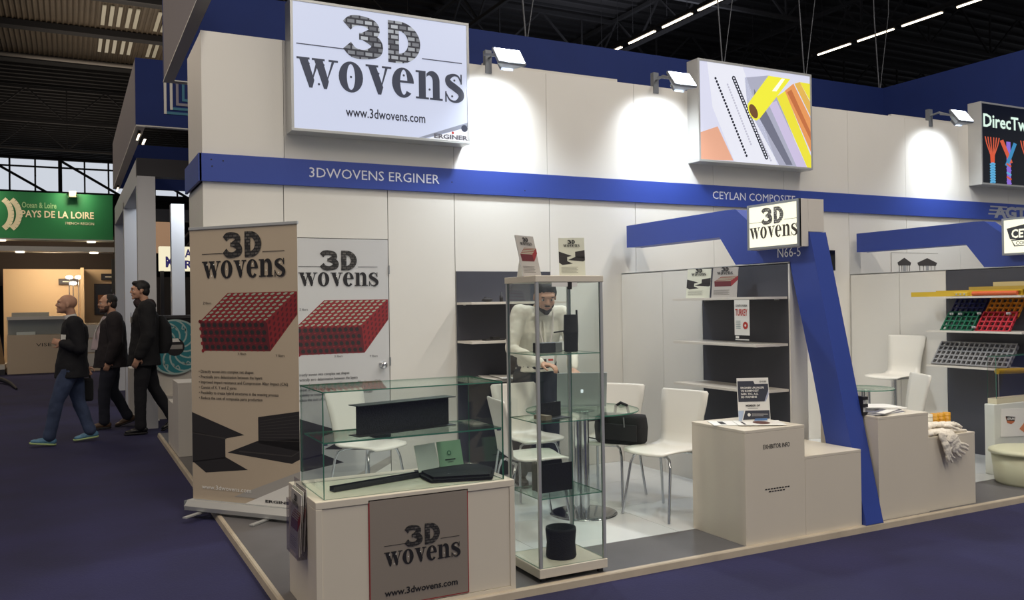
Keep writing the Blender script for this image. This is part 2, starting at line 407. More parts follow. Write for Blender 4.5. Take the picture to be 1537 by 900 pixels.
# stand platform
pf=struct(bx(.955,17,4.03,11.2,HF,-.001).build('floor_platform', DFLOOR))
for i in range(3):
    struct(bx(.955+i*3,.955+i*3+2.996,4.031,4.505,-.001,.0005).build('vinyl_sheet',DFLOOR,pf))
for b0 in (1.5,4.80,7.83):
    n=4 if b0<2 else 3
    for i in range(n):
        for j in range(3):
            x0=b0+i*1.0; x1=min(b0+(i+1)*1.0, {0:4.645}.get(0 if b0<2 else 1, b0+3)) ; y0=4.51+j*.753; 
            if x1-x0<.05: continue
            bx(x0+.0015,x1-.0015,y0+.0015,y0+.7515,-.001,.001).build('floor_tile',WTILE,pf)
k=struct(MB().prism([(0,3.995,HF),(0,4.0,-.004),(0,4.005,.002),(0,4.03,.003),(0,4.03,HF)],(16.1,0,0)).build('trim_1',KERB)); k.location.x=.93
for i in range(8): bx(1.0+2*i+.9,1.0+2*i+.903,-.001,.004,0,.001).build('joint',GAP,k,loc=(-.03,3.992,0)) if False else None
struct(MB().prism([(.925,0,HF),(.932,0,-.004),(.94,0,.003),(.958,0,.003),(.958,0,HF)],(0,7.2,0)).build('trim_2',KERB,loc=(0,3.995,0)))

# back wall -----------------------------------------------------------------
YW=6.77
wb=struct(bx(.91,16,YW+.012,YW+.05,0,3.55).build('wall_back',GAP))
JX=[.893,1.49,2.335,2.93,3.86,4.80,5.75,6.70,7.65,8.58,9.52,10.46,11.4,12.34,13.28,14.2]
for i in range(len(JX)-1):
    x0,x1=JX[i]+.0025,JX[i+1]-.0025
    if i==1: bx(x0,x1,YW,YW+.03,2.035,2.44).build('panel',PANEL,wb,bevel=.0015)
    else: bx(x0,x1,YW,YW+.03,.0,2.44).build('panel',PANEL,wb,bevel=.0015)
UX=[.893,1.50,2.93,3.845,4.80,5.75,6.70,7.65,8.58,9.52,10.46,11.4,12.34,13.28,14.2]
for i in range(len(UX)-1):
    bx(UX[i]+.0015,UX[i+1]-.0015,YW,YW+.03,2.64,3.565).build('panel',PANEL,wb,bevel=.0015)
# left end of the wall, a store room deep
wl=struct(bx(.91,.94,YW+.01,7.58,0,3.5).build('wall_left',GAP))
bx(.895,.93,YW+.031,7.59,0,2.43).build('panel',PANEL,wl); bx(.895,.93,YW+.031,7.59,2.66,3.56).build('panel',PANEL,wl)
struct(bx(.9,16,7.56,7.6,0,3.52).build('wall_rear',PANEL))
# ledges of the neighbouring stand showing above the wall
for x0,x1 in ((3.55,5.08),(9.2,12.0)):
    struct(bx(x0,x1,7.45,7.5,3.3,3.80).build('trim_3',PANEL))
# blue band
bd=struct(bx(.87,14.3,YW-.025,YW+.005,2.438,2.645).build('trim_4',BLUE,bevel=.001))
bx(.865,.885,YW-.025,7.6,2.438,2.645).build('band_return',BLUE,bd)
for x,z in ((.955,2.60),(1.04,2.595),(2.90,2.53),(3.6,2.49),(.96,2.55)): MB().lathe([(0,0),(.006,0)],(0,0,0),8).build('screw',BLACK,bd,loc=(x,YW-.0262,z),rot=(R(90),0,0))
LET=mat('band_letters',(214,217,228),.4)
text('3DWOVENS ERGINER',bd,1.687,2.785,2.508,2.585,YW-.028,LET)
text('CEYLAN COMPOSITE',bd,5.72,6.83,2.508,2.585,YW-.028,LET)
text('AGTEKS',bd,10.13,11.25,2.46,2.61,YW-.028,mat('agteks_grey',(150,154,166),.4),bold=.05)
for i in range(3): bx(0,.33,0,.002,0,.018).build('letter_stripe',mat('agteks_grey',(150,154,166)),bd,loc=(10.02+.02*i,YW-.029,2.50+.045*i))

# door in the wall with the banner artwork printed on it
dr=struct(bx(1.494,2.331,YW-.002,YW+.03,0,2.03).build('door_1',FILM2,bevel=.001))
dp=poster(dr,.835,2.028,(1.495,YW-.004,.001),FILM2)
kb=MB().lathe([(.0,0),(.030,0),(.030,.006),(.012,.012),(.012,.035),(.026,.045),(.029,.06),(.022,.072),(0,.075)],(0,0,0),18).build('door_knob',CHROME,dr,loc=(2.268,YW-.002,1.01),rot=(R(90),0,0))
for z in (.35,1.0,1.75): bx(2.329,2.341,YW-.012,YW,z,z+.07).build('hinge',STEEL,dr)

# light-box signs ------------------------------------------------------------
def sign_box(name,label,x0,x1,z0,z1,yf=6.6,cat='sign'):
    t=thing(name,label,cat,(x0,yf,z0)); w=x1-x0; h=z1-z0; d=YW-yf
    m=MB(); e=.022
    for a in ((0,w,0,d,0,e),(0,w,0,d,h-e,h),(0,e,0,d,e,h-e),(w-e,w,0,d,e,h-e)): m.box(*a)
    m.box(.02,w-.02,d-.02,d,.02,h-.02); m.build('sign_frame',ALU,t,bevel=.002)
    return t,w,h
LITBG=lit('cool_panel',(206,213,236),.80)
t,w,h=sign_box('lightbox_sign','large backlit pale sign with the 3D wovens logo and web address, high on the wall',1.52,3.012,2.835,3.85)
p=Pic(w-.03,h-.03); p.poly([(0,0),(1,0),(1,1),(0,1)],LITBG,0)
p.poly([(.72,.0),(1,.13),(1,.17),(.68,0)],lit('shade_print',(150,155,172),.7),2); p.poly([(.74,0),(1,0),(1,.13)],lit('warm_white',(236,238,244),.95),3)
p.disc((.975,.115),.02,lit('slate_letters',(62,66,82),.7),4,14,1.5)
s1=p.build('sign_face',t,(.015,.006,.015))
logo(s1,.03,.325,1.38,-.005,MARKL,WORDL,WORDL,WORDL)
text('www.3dwovens.com',s1,.41,1.075,.128,.205,-.005,lit('dark_web',(40,40,58),.5),bold=.012)
text('ERGINER',s1,1.15,1.455,.012,.052,-.006,lit('grey_word',(110,108,116),.6),bold=.04); MB().lathe([(0,0),(.011,0)],seg=12).build('red_dot',lit('red_dot',(190,50,50),.7),s1,loc=(1.318,-.007,.068),rot=(R(90),0,0))
t,w,h=sign_box('lightbox_sign','backlit photo sign of yellow tube and composite profiles, over the second stand',5.44,6.945,2.845,3.845)
def s2(x,y):
    u=(x-95)/495.; return (u, ((545+30*u)-y)/460.)
p=Pic(w-.03,h-.03); L2=lambda n,c,e=.85: lit('p2_'+n,c,e)
p.poly([(0,0),(1,0),(1,1),(0,1)],L2('bg',(214,216,236)),0)
def Q(pts,m,k): 
    pp=[s2(*q) for q in pts]; pp=[(min(1,max(0,a)),min(1,max(0,b))) for a,b in pp]; p.poly(pp,m,k)
Q([(95,420),(170,388),(235,545),(95,545)],L2('salmon',(226,168,140)),1)
Q([(130,90),(280,90),(430,560),(240,550),(150,300)],L2('white',(228,230,242)),1)
Q([(290,150),(400,130),(560,575),(440,570),(300,290)],L2('grey',(168,170,190)),1)
Q([(330,200),(395,330),(500,560),(470,560),(330,300)],L2('dark_grey',(112,114,132)),2)
Q([(395,270),(430,250),(570,575),(520,570)],L2('lilac',(200,190,222)),2)
Q([(430,230),(470,200),(592,520),(592,575),(570,575)],L2('yellow',(232,222,60)),3)
Q([(468,200),(510,160),(592,330),(592,500)],L2('orange',(226,150,90)),2)
Q([(515,160),(540,150),(592,250),(592,320)],L2('amber',(222,178,84)),3)
Q([(540,150),(592,155),(592,245)],L2('yellow',(232,222,60)),3)
Q([(480,205),(500,190),(592,400),(592,440)],L2('copper',(190,110,66)),3)
for a,b in (((164,165),(297,535)),):
    n=26
    for i in range(n):
        A=s2(a[0]+(b[0]-a[0])*i/n,a[1]+(b[1]-a[1])*i/n); p.disc(A,.0095,L2('black',(30,32,50),.5),4,8,1.5)
for i in range(30):
    A=s2(242+(380-242)*i/29,158+(525-158)*i/29); p.disc(A,.017,L2('black',(30,32,50),.5),4,8,1.5); p.disc(A,.007,L2('white',(228,230,242)),5,8,1.5)
for i in range(24):
    A=s2(215+(312-215)*i/23,190+(465-190)*i/23); p.disc(A,.008,L2('silver',(190,190,205)),4,8,1.5)
for i in range(24):
    A=s2(290+(400-290)*i/23,290+(540-290)*i/23); p.disc(A,.008,L2('silver',(190,190,205)),4,8,1.5)
Q([(300,275),(395,132),(495,140),(350,345)],L2('tube_yellow',(228,224,58),.95),6)
Q([(410,205),(455,140),(470,142),(430,205)],L2('glint',(248,248,220),1),7)
for r,c in ((.062,'tube_yellow'),(.048,'bore')):
    cc=s2(325,308); mm=L2('tube_yellow',(228,224,58),.95) if c!='bore' else L2('bore',(122,84,50),.7)
    p.poly([(cc[0]+r*.75*math.cos(a*PI/9)-r*.35*math.sin(a*PI/9),cc[1]+1.5*r*math.sin(a*PI/9)) for a in range(18)],mm,8 if c!='bore' else 9)
p.build('sign_face',t,(.015,.006,.015))
t,w,h=sign_box('lightbox_sign','backlit black sign with coloured twisted ropes, at the right edge',9.70,11.2,2.835,3.825)
p=Pic(w-.03,h-.03); p.poly([(0,0),(1,0),(1,1),(0,1)],lit('sign_black',(16,20,30),.4),0)
OR_=lit('rope_orange',(214,92,62),.8); CY=lit('rope_cyan',(96,176,220),.8); PU=lit('rope_purple',(140,108,214),.8); TB=lit('rope_blue',(60,140,190),.8)
for k0,cx in enumerate((.135,.345,.60,.86)):
    if k0%2==0:
        for dx in (-.09,-.055,-.02,.02,.055,.09): p.strip([(cx+dx,.585),(cx+dx*.8,.50),(cx+dx*.25,.36),(cx+dx*.2,.25)],.014,OR_,2)
        for i in range(8): p.strip([(cx-.034,.235-.032*i),(cx,.262-.032*i),(cx+.034,.245-.032*i)],.022,CY if k0==0 else TB,3)
        p.strip([(cx,.25),(cx,0)],.05,TB if k0==0 else PU,2)
    else:
        p.strip([(cx,0),(cx,.26),(cx+.0,.55)],.055,PU,2); p.strip([(cx-.09,.56),(cx-.02,.40),(cx+.03,.28)],.05,OR_,3); p.strip([(cx+.09,.54),(cx+.02,.36),(cx-.03,.24)],.045,TB,4)
        for i in range(5): p.strip([(cx-.03,.27-.055*i),(cx+.03,.235-.055*i)],.024,(OR_,PU,CY)[i%3],5)
s3=p.build('sign_face',t,(.015,.006,.015))
text('DirecTwist',s3,.03,1.10,.675,.835,-.005,lit('mint_letters',(214,240,226),.95),bold=.02)

# floodlights ----------------------------------------------------------------
def flood(x, label, energy=95):
    t=thing('floodlight',label,'floodlight',(x,6.77,3.56),0,'floodlights on arms over the wall'); 
    MB().tube([(0,.03,.06),(0,-.12,.08),(0,-.26,.02)],.011).box(-.03,.03,-.01,.04,-.06,.14).build('arm',HOUSING,t)
    M=Matrix.Translation((0,-.40,-.02))@Matrix.Rotation(R(-38),4,'X')   # lamp head looks out and down over the stand
    h=MB(); M=M@Matrix.Scale(.87,4); h.box(-.15,.15,-.012,.012,-.105,.105,0,M)
    v=[(-.15,.012,-.105),(.15,.012,-.105),(.15,.012,.105),(-.15,.012,.105),(-.08,.085,-.06),(.08,.085,-.06),(.08,.085,.06),(-.08,.085,.06)]
    h.add([M@Vector(q) for q in v],[(0,1,2,3),(7,6,5,4),(1,0,4,5),(2,1,5,6),(3,2,6,7),(0,3,7,4)])
    h.box(-.07,.07,.06,.12,-.06,.04,0,M); h.build('lamp_housing',HOUSING,t,bevel=.004)
    f=MB(); f.box(-.135,.135,-.018,-.0125,-.092,.092,0,M); f.build('lamp_glass',lit('floodlight_white',(235,242,255),22),t)
    y=MB(); 
    for s in (-1,1): y.bar(M@Vector((s*.158,.0,.0)),(s*.158,-.25,.02),.008,.02)
    y.bar((-.158,-.25,.02),(.158,-.25,.02),.02,.008); y.build('yoke',HOUSING,t)
    l=bpy.data.lights.new('flood_lamp','SPOT'); l.energy=energy*1.7; l.color=(.80,.91,1); l.spot_size=R(150); l.spot_blend=.8; l.shadow_soft_size=.1
    o=bpy.data.objects.new('flood_lamp',l); COL.objects.link(o); o.parent=t; o.location=(0,-.45,-.08); o.rotation_euler=Vector((0,-.35,-1)).to_track_quat('-Z','Y').to_euler()
    l=bpy.data.lights.new('flood_spill','SPOT'); l.energy=energy*1.1; l.color=(.86,.93,1); l.spot_size=R(108); l.spot_blend=1; l.shadow_soft_size=.08
    o=bpy.data.objects.new('flood_spill',l); COL.objects.link(o); o.parent=t; o.location=(0,-.42,-.12); o.rotation_euler=Vector((.0,.62,-.5)).to_track_quat('-Z','Y').to_euler()
    return t
flood(3.27,'bright floodlight on an arm just right of the 3D wovens lightbox')
flood(5.06,'bright floodlight just left of the yellow tube photo sign')
flood(9.02,'bright floodlight beside the black rope sign at the right',70)

# partitions with dark shelving, blue arches ----------------------------------
def partition(X, n):
    w=struct(bx(X+.025,X+.155,4.65,YW,0,1.75).build('wall_partition_%d'%n,GAP))
    ys=[4.65,5.605,6.14,YW-.003]
    for i in range(3):
        bx(X+.008,X+.026,ys[i]+.002,ys[i+1]-.002,0,1.76).build('panel',DARK if i==0 else PANEL,w,bevel=.001)
        bx(X+.154,X+.172,ys[i]+.002,ys[i+1]-.002,0,1.76).build('panel',PANEL,w,bevel=.001)
    bx(X+.008,X+.172,4.635,4.65,0,1.76).build('end_strip',PANEL,w)
    bx(X+.008,X+.172,4.635,YW-.002,1.752,1.765).build('top_rail',ALU,w)
    return w
partition(4.62,1); partition(7.65,2)
ARCH=[(6.68,2.0),(6.68,2.2),(5.31,2.205),(5.20,2.20),(5.04,2.08),(4.985,2.03),(4.975,1.962),(4.45,1.965),(4.0,.003),(4.195,.003),(4.33,.51),(4.436,.97),(4.64,1.77),(5.207,1.772),(5.39,2.0)]
def arch(X, label):
    t=thing('blue_arch',label,'arch',(X,0,0))
    MB().prism([(.015,y,z) for y,z in ARCH],(.16,0,0)).build('arch_board',BLUE,t,bevel=.002)
    return t
a1=arch(4.62,'blue cranked arch and leaning leg carrying the code N66-5, nearest')
a2=arch(7.65,'blue cranked arch behind, over the shelves of coloured gratings')
o=text('N66-5',a1,0,.225,0,.07,0,mat('pale_letters',(240,243,250),.4),name='stand_number'); o.location=(.012,4.755,1.80); o.rotation_euler=(0,0,R(-90))
def booth_box(X, label, kind):
    t=thing('lightbox_sign',label,'sign',(X,4.97,1.865),R(-90)); w,h,d=.515,.335,.19
    m=MB(); e=.018
    m.box(0,w,.006,.088,0,h); m.box(0,w,.088,d+.05,.103,h); m.build('box_body',WHITE,t,bevel=.002)
    m=MB()
    for a in ((0,w,-.004,.02,0,e),(0,w,-.004,.02,h-e,h),(0,e,-.004,.02,e,h-e),(w-e,w,-.004,.02,e,h-e)): m.box(*a)
    m.build('sign_frame',STEEL,t)
    p=Pic(w-.03,h-.03); p.poly([(0,0),(1,0),(1,1),(0,1)],lit('warm_panel',(255,252,228),.95),0)
    if kind=='ceylan':
        dk=lit('badge_grey',(58,58,60),.5)
        p.poly([(.06,.74),(.5,.86),(.94,.74),(.90,.42),(.5,.36),(.12,.42)],dk,2); p.poly([(.14,.40),(.86,.40),(.80,.20),(.20,.20)],dk,2)
        p.poly([(.16,.37),(.84,.37),(.79,.225),(.22,.225)],lit('warm_panel',(255,252,228),.95),3)
    s=p.build('sign_face',t,(.015,.002,.015))
    if kind=='ceylan':
        text('CEYLAN',s,.075,.41,.135,.215,-.004,lit('warm_panel',(255,252,228),.95),bold=.03)
        text('COMPOSITES',s,.115,.38,.075,.105,-.004,lit('badge_grey',(58,58,60),.5),bold=.01)
    else: logo(s,.008,.065,.475,-.004,weave('weave_small_lit',(150,148,136),(40,36,34),.6),lit('brown_letters',(64,56,48),.5),lit('brown_letters',(64,56,48),.5),None,sz=.50)
    return t
booth_box(4.545,'small backlit 3D wovens sign on the nearest blue arch','3d')
booth_box(7.575,'small backlit white composites badge sign cut by the right edge','ceylan')

# shelves --------------------------------------------------------------------
def shelf_x(X, y0, y1, z, label, group):      # shelf sticking out to -X from a partition
    t=thing('wall_shelf',label,'shelf',(X,y0,z),0,group); L=y1-y0
    bx(-.30,.008,0,L,-.018,0).build('shelf_board',WHITE,t,bevel=.001)
    for y in (.08,L-.08): bx(-.03,.007,y,y+.012,-.026,-.018).build('bracket',ALU,t)
    return t
SX=['upper','middle','lower']
for k,z in enumerate((1.515,1.175,.845)): shelf_x(4.62,4.66,5.60,z,'white %s shelf on the dark panel of the nearest partition'%SX[k],'white shelves on the nearest partition')
for k,z in enumerate((1.50,1.18,.85)): shelf_x(7.65,4.66,5.60,z,'white %s shelf on the dark panel behind the blue arch at right'%SX[k],'white shelves of the second stand')
dk=struct(bx(2.935,3.855,YW-.012,YW,0,1.775).build('trim_5',DARK,bevel=.001))
for k,z in enumerate((1.51,1.185,.86)):
    t=thing('wall_shelf','white %s shelf on the dark panel of the back wall'%SX[k],'shelf',(2.935,YW-.012,z),0,'white shelves on the back wall')
    bx(0,.92,-.30,0,-.02,0).build('shelf_board',WHITE,t,bevel=.001)
    for x in (.06,.86): bx(x,x+.012,-.03,0,-.028,-.02).build('bracket',ALU,t)
# tv on back wall of second stand
t=thing('wall_display','black wall display half hidden behind the leaning blue leg','display',(6.95,YW,1.80))
bx(0,.43,-.05,0,0,.22).build('display_case',BLACK,t,bevel=.003); bx(.01,.42,-.052,-.05,.01,.21).build('screen',mat('off_screen',(14,14,16),.1),t)

# things on back shelves
t=tag(MB().lathe([(0,0),(.016,0),(.016,.05),(.006,.055),(.006,.085),(0,.085)],(0,0,0),12).build('small_bottle',BLACK,loc=(3.28,6.60,1.51)),'tiny black stub standing on the upper back-wall shelf','sample')
t=tag(MB().ell((0,0,.018),(.05,.03,.02)).tube([(-.05,0,.012),(-.02,.02,.04),(.05,.01,.02)],.006).build('yarn_sample',BLACK,loc=(3.15,6.60,1.51)),'low dark yarn sample lying on the upper back-wall shelf','sample')
t=tag(MB().box(-.09,.09,-.04,.04,0,.012).box(-.02,.05,-.03,.03,.012,.03).build('carbon_sample',CARBON,loc=(3.2,6.60,1.185),bevel=.002),'low dark carbon sample on the middle back-wall shelf','sample')
for i,(x,y,rz,z) in enumerate(((3.05,6.62,8,.861),(3.20,6.60,-12,.866),(3.40,6.62,20,.864),(3.30,6.55,-4,.872))):
    tag(bx(-.105,.105,-.148,.148,0,.004).build('paper_sheet',PAPER,loc=(x,y,z),rot=(R(2),R(3)*(i%2),R(rz))),'loose white paper sheet on the lower back-wall shelf, %s'%('leftmost','second from left, skewed left','rightmost, skewed right','topmost near the right end')[i],'paper','loose papers on the lower back-wall shelf')

# podiums ----------------------------------------------------------------------
def cube(name,label,x0,x1,y0,y1,h,group=None,m=WHITE2):
    t=thing(name,label,'podium',((x0+x1)/2,(y0+y1)/2,0),0,group); w=(x1-x0)/2; d=(y1-y0)/2
    bx(-w,w,-d,d,.0,h-.018).build('podium_body',m,t,bevel=.002); bx(-w-.0005,w+.0005,-d-.0005,d+.0005,h-.018,h).build('podium_top',m,t,bevel=.002); return t
p1=cube('display_podium','tall cream podium printed EXHIBITOR INFO at the front',3.636,4.128,4.03,4.53,.70)
text('EXHIBITOR INFO',p1,-.10,.12,.575,.603,-.2515,BLACK,bold=.012)
p=Pic(1,1)
for i in range(9): p.strip([(-.09+.023*i,.327),(-.073+.023*i,.327)],.007,BLACK,1)
for i in range(6): p.strip([(-.06+.023*i,.311),(-.043+.023*i,.311)],.007,BLACK,1)
p.build('caption_print',p1,(0,-.251,0))
cube('display_podium','low cream podium between the EXHIBITOR INFO podium and the leaning leg',4.129,4.630,4.03,4.53,.50)
cube('display_podium','tall cream podium right of the leaning leg, papers on top',4.815,5.316,4.045,4.545,.695)
cube('display_podium','low cream podium with white gloves, right of the paper-topped podium',5.318,5.835,4.06,4.56,.515)
cube('display_podium','tall white podium far left, behind the roll-up banner',.965,1.465,9.28,9.78,.745,m=WHITE)
cube('display_podium','low white podium far left, behind the tall white one',.965,1.465,9.79,10.29,.49,m=WHITE)

# counter and glass showcase ----------------------------------------------------
t=thing('display_counter','low cream counter with the 3D wovens plate, front left','counter',(1.54,4.31,0)); 
W2,D2,HC=.524,.28,.573
bx(-W2,-W2+.03,-D2,D2,0,HC-.035).build('side_panel',WHITE2,t,bevel=.002); bx(W2-.03,W2,-D2,D2,0,HC-.035).build('side_panel',WHITE2,t,bevel=.002)
bx(-W2,W2,-D2,D2,HC-.035,HC).build('counter_top',WHITE2,t,bevel=.003); bx(-W2+.03,W2-.03,-D2+.006,-D2+.024,.022,HC-.037).build('front_panel',WHITE2,t,bevel=.001)
bx(-W2+.03,W2-.03,-D2,D2,0,.02).build('plinth',WHITE2,t); bx(-W2+.03,W2-.03,D2-.02,D2,0.02,HC-.037).build('back_panel',WHITE2,t)
pl=bx(0,.524,-.006,.0,0,.526).build('logo_plate',mat('plate_red',(150,46,48),.4),t,loc=(-.268,-D2+.006,.028))
def platemat():
    m=bpy.data.materials.new('brushed_plate'); m.use_nodes=True; nt=m.node_tree; b=nt.nodes['Principled BSDF']; b.inputs['Base Color'].default_value=(*lin((160,149,136)),1)
    b.inputs['Metallic'].default_value=.35; b.inputs['Roughness'].default_value=.5
    n=nt.nodes.new('ShaderNodeTexNoise'); tc=nt.nodes.new('ShaderNodeTexCoord'); mp=nt.nodes.new('ShaderNodeMapping'); mp.inputs['Scale'].default_value=(3,3,90)
    k=nt.nodes.new('ShaderNodeBump'); k.inputs['Strength'].default_value=.15; k.inputs['Distance'].default_value=.002
    nt.links.new(tc.outputs['Object'],mp.inputs[0]); nt.links.new(mp.outputs[0],n.inputs['Vector']); nt.links.new(n.outputs[0],k.inputs['Height']); nt.links.new(k.outputs[0],b.inputs['Normal']); return m
p=Pic(.514,.516); p.poly([(0,0),(1,0),(1,1),(0,1)],platemat(),0); q=p.build('plate_face',pl,(.005,-.0065,.005))
logo(q,.070,.190,.398,-.002,MARKM,BLACK,BLACK,PAPER,sz=.42); text('www.3dwovens.com',q,.070,.455,.045,.078,-.002,BLACK,bold=.02)
def pane(t,a,name='glass_pane',m=GLASS,rot=None): return bx(*a,em=1).build(name,[m,GEDGE],t,rot=rot)
t=thing('glass_showcase','rimless glass showcase standing on the low counter','showcase',(1.063,4.06,.574)); W3,D3,H3=.955,.44,.512; g=.006
pane(t,(0,W3,0,g,0,H3-g)); pane(t,(0,W3,D3-g,D3,0,H3-g)); pane(t,(0,g,g,D3-g,0,H3-g)); pane(t,(W3-g,W3,g,D3-g,0,H3-g))
pane(t,(0,W3,0,D3,H3-g,H3),'glass_top',GLASSG); pane(t,(g,W3-g,.01,D3-.05,.262,.270),'glass_shelf',GLASSG)
for x in (.012,W3-.02):
    for y in (.02,D3-.06): bx(x-.006,x+.014,y-.006,y+.006,.254,.262).build('shelf_clip',CHROME,t)
# contents
t=thing('i_beam','dark composite I-beam standing on the glass shelf of the counter showcase','sample',(1.54,4.25,.845),R(14))
m=MB(); m.box(-.285,.285,-.003,.003,.004,.150); m.build('web',CARBON,t); bx(-.30,.30,-.05,.05,0,.004).build('flange',CARBON,t); bx(-.30,.30,-.05,.05,.150,.154).build('flange',CARBON,t)
A_=atZ(492,738,.575); B_=atZ(692,698,.575); A_.x+=.02; A_.y=max(A_.y,4.10); B_.y=min(B_.y,4.44); C_=(A_+B_)/2; L_=(B_-A_).length/2
t=thing('channel_profile','long thin dark channel profile lying across the showcase floor','sample',(C_.x,C_.y,.575),math.atan2(B_.y-A_.y,B_.x-A_.x))
bx(-L_,L_,-.022,.022,0,.003).build('channel_web',CARBON,t); bx(-L_,L_,-.022,-.019,.003,.024).build('channel_lip',CARBON,t); bx(-L_,L_,.019,.022,.003,.024).build('channel_lip',CARBON,t)
fp=[atZ(x,y,.577) for x,y in ((622,709),(700,701),(722,703),(741,708),(738,719),(700,721),(648,724),(634,717))]; c0=sum(fp,Vector())/8
m=MB(); m.prism([(p.x-c0.x,p.y-c0.y,0) for p in fp],(0,0,.014)); m.prism([((p.x-c0.x)*.93+.004,(p.y-c0.y)*.9,.0145) for p in fp],(0,0,.012))
tag(m.build('folded_fabric',BLK,loc=(c0.x,c0.y,.576),bevel=.004),'folded black woven fabric piece on the showcase floor','fabric')
t=thing('green_brochure','open pale green brochure with round emblem behind the showcase fabric','brochure',(1.80,4.40,.576),R(6))
gm=mat('pale_green_print',(150,178,152),.5)
bx(0,.15,0,.003,0,.165).build('cover',gm,t,rot=(R(-16),0,0)); bx(-.15,-.002,0,.003,0,.165).build('cover',PAPER,t,rot=(R(-16),0,R(14)))
p=Pic(.15,.165); p.disc((.45,.60),.09,mat('emblem_green',(70,110,88)),2,16,.9); p.disc((.45,.60),.05,gm,3,12,.9); p.poly([(0,0),(.30,0),(.12,.12),(0,.16)],mat('leaf_green',(96,130,70)),2); p.strip([(.25,.38),(.68,.38)],.035,INK,2); p.strip([(.35,.30),(.58,.30)],.015,INK2,2)
p.build('print',t,(0,-.002,0),(R(-16),0,0))
# brochure holder on the left side
t=thing('brochure_holder','clear acrylic pocket with 3D brochures on the counter left side','brochure holder',(1.012,4.31,.27))
ac=glassmat('acrylic',(.86,.84,.84))
m=MB(); m.box(-.045,-.042,-.12,.12,0,.26); m.box(-.042,0,-.12,-.117,0,.26); m.box(-.042,0,.117,.12,0,.26); m.box(-.045,0,-.12,.12,-.003,0); m.box(-.003,0,-.12,.12,0,.36); m.build('acrylic_pocket',ac,t)
for k,(dy,z,kd) in enumerate(((.10,.012,'block'),(.11,.024,'beam'),(.095,.036,'block'))):
    brochure(t,.21,.297,kd,(-.036+.011*k,dy,z),(R(-3),0,R(-90)),name='brochure')

# tall glass cabinet --------------------------------------------------------------
t=thing('glass_cabinet','tall slim glass display cabinet with aluminium posts and cream top','cabinet',(2.21,4.035,0)); CW,CD,CH=.43,.37,1.64
bx(0,CW,0,CD,.025,.075).build('cabinet_base',WHITE2,t,bevel=.003); bx(0,CW,0,CD,CH-.035,CH).build('cabinet_top',WHITE2,t,bevel=.003)
for x in (.02,CW-.045):
    for y in (.02,CD-.045): bx(x,x+.025,y,y+.025,0,.026).build('foot',BLACK,t)
for x in (.004,CW-.022):
    for y in (.004,CD-.022): bx(x,x+.018,y,y+.018,.075,CH-.035).build('post',ALU,t,bevel=.003)
pane(t,(.024,CW-.026,.008,.012,.077,CH-.037),'door_glass'); pane(t,(.024,CW-.026,CD-.012,CD-.008,.077,CH-.037)); pane(t,(.008,.012,.024,CD-.024,.077,CH-.037)); pane(t,(CW-.012,CW-.008,.024,CD-.024,.077,CH-.037))
for z in (.44,.845,1.21): pane(t,(.014,CW-.014,.014,CD-.014,z,z+.005),'glass_shelf',GLASSG)
bx(.20,.225,0,.008,CH-.075,CH-.035).build('lock',BLACK,t); bx(.10,.26,.002,.006,CH-.060,CH-.037).build('door_label',PAPER,t)
CX,CY=2.21,4.035
# things in the cabinet
t=thing('cylinder_sleeve','tall black ribbed sleeve on the top shelf of the glass cabinet','sample',(CX+.315,CY+.17,1.216))
MB().lathe([(.036,0),(.040,.004),(.040,.10),(.043,.105),(.043,.115),(.040,.12),(.038,.205),(.034,.21),(.034,.20),(.034,.01),(0,.01)],(0,0,0),24).build('sleeve_body',BLK,t); MB().tube([(.038,0,.0),(.044,0,.12),(.040,0,.235)],.006).build('sleeve_strap',BLK,t); MB().tube([(-.04,0,.118),(-.12,-.02,.112)],.004).build('loose_thread',BLK,t)
t=thing('carbon_block','grey carbon block on the top shelf of the glass cabinet','sample',(CX+.16,CY+.18,1.216),R(10)); bx(-.065,.035,-.04,.04,0,.055).build('block_body',CARBON,t,bevel=.003); bx(.036,.085,-.04,.04,0,.055).build('block_side',mat('grey_sample',(120,122,118),.5),t,bevel=.003)
t=thing('angle_profile','grey L-shaped profile on the second shelf of the glass cabinet','sample',(CX+.19,CY+.15,.852),R(12)); bx(-.07,.08,-.05,.04,0,.004).build('flange',CARBON,t); bx(-.07,.08,.036,.04,.004,.085).build('flange',CARBON,t,rot=(0,0,0)); bx(-.11,-.065,-.05,.05,0,.025).build('end_block',mat('tan_sample',(130,118,100),.6),t)
t=thing('woven_channel','wide black woven channel on the lowest glass shelf of the cabinet','sample',(CX+.19,CY+.14,.446),R(4))
bx(-.095,.105,-.004,0,.006,.155).build('front_wall',BLK,t); bx(-.095,.105,.10,.104,.006,.155).build('back_wall',BLK,t); bx(-.095,.105,-.004,.104,0,.006).build('channel_floor',BLK,t)
m=MB(); m.loft([((0,0,0),.082,.082),((0,0,.01),.086,.086),((0,0,.08),.080,.080),((0,0,.15),.087,.085),((0,0,.165),.084,.083),((0,0,.163),.074,.074),((0,0,.03),.070,.070)],32)
tag(m.build('woven_basket',BLK,loc=(CX+.225,CY+.16,.076)),'round black woven tube standing on the cabinet floor','sample')
def easel(label,loc,rz,kind,w=.21,h=.297,tilt=-12):
    t=thing('standing_brochure',label,'brochure',loc,rz)
    brochure(t,w,h,kind,(-w/2,0,0),(R(tilt),0,0)); MB().bar((0,.09,0),(0,.055,h*.72),.05,.003).build('prop_leg',PAPER,t); return t
easel('tilted brochure with red woven block on the cabinet top, seen sideways',(CX+.075,CY+.17,CH+.001),R(24),'block',.165,.235,-14)
easel('cream brochure with black beams on the cabinet top, facing front',(CX+.345,CY+.19,CH+.001),R(-22),'beam',.15,.225,-8)
easel('white brochure with black beams on the upper shelf of the nearest partition',(4.46,5.46,1.516),R(-68),'beam',.21,.235,-10)
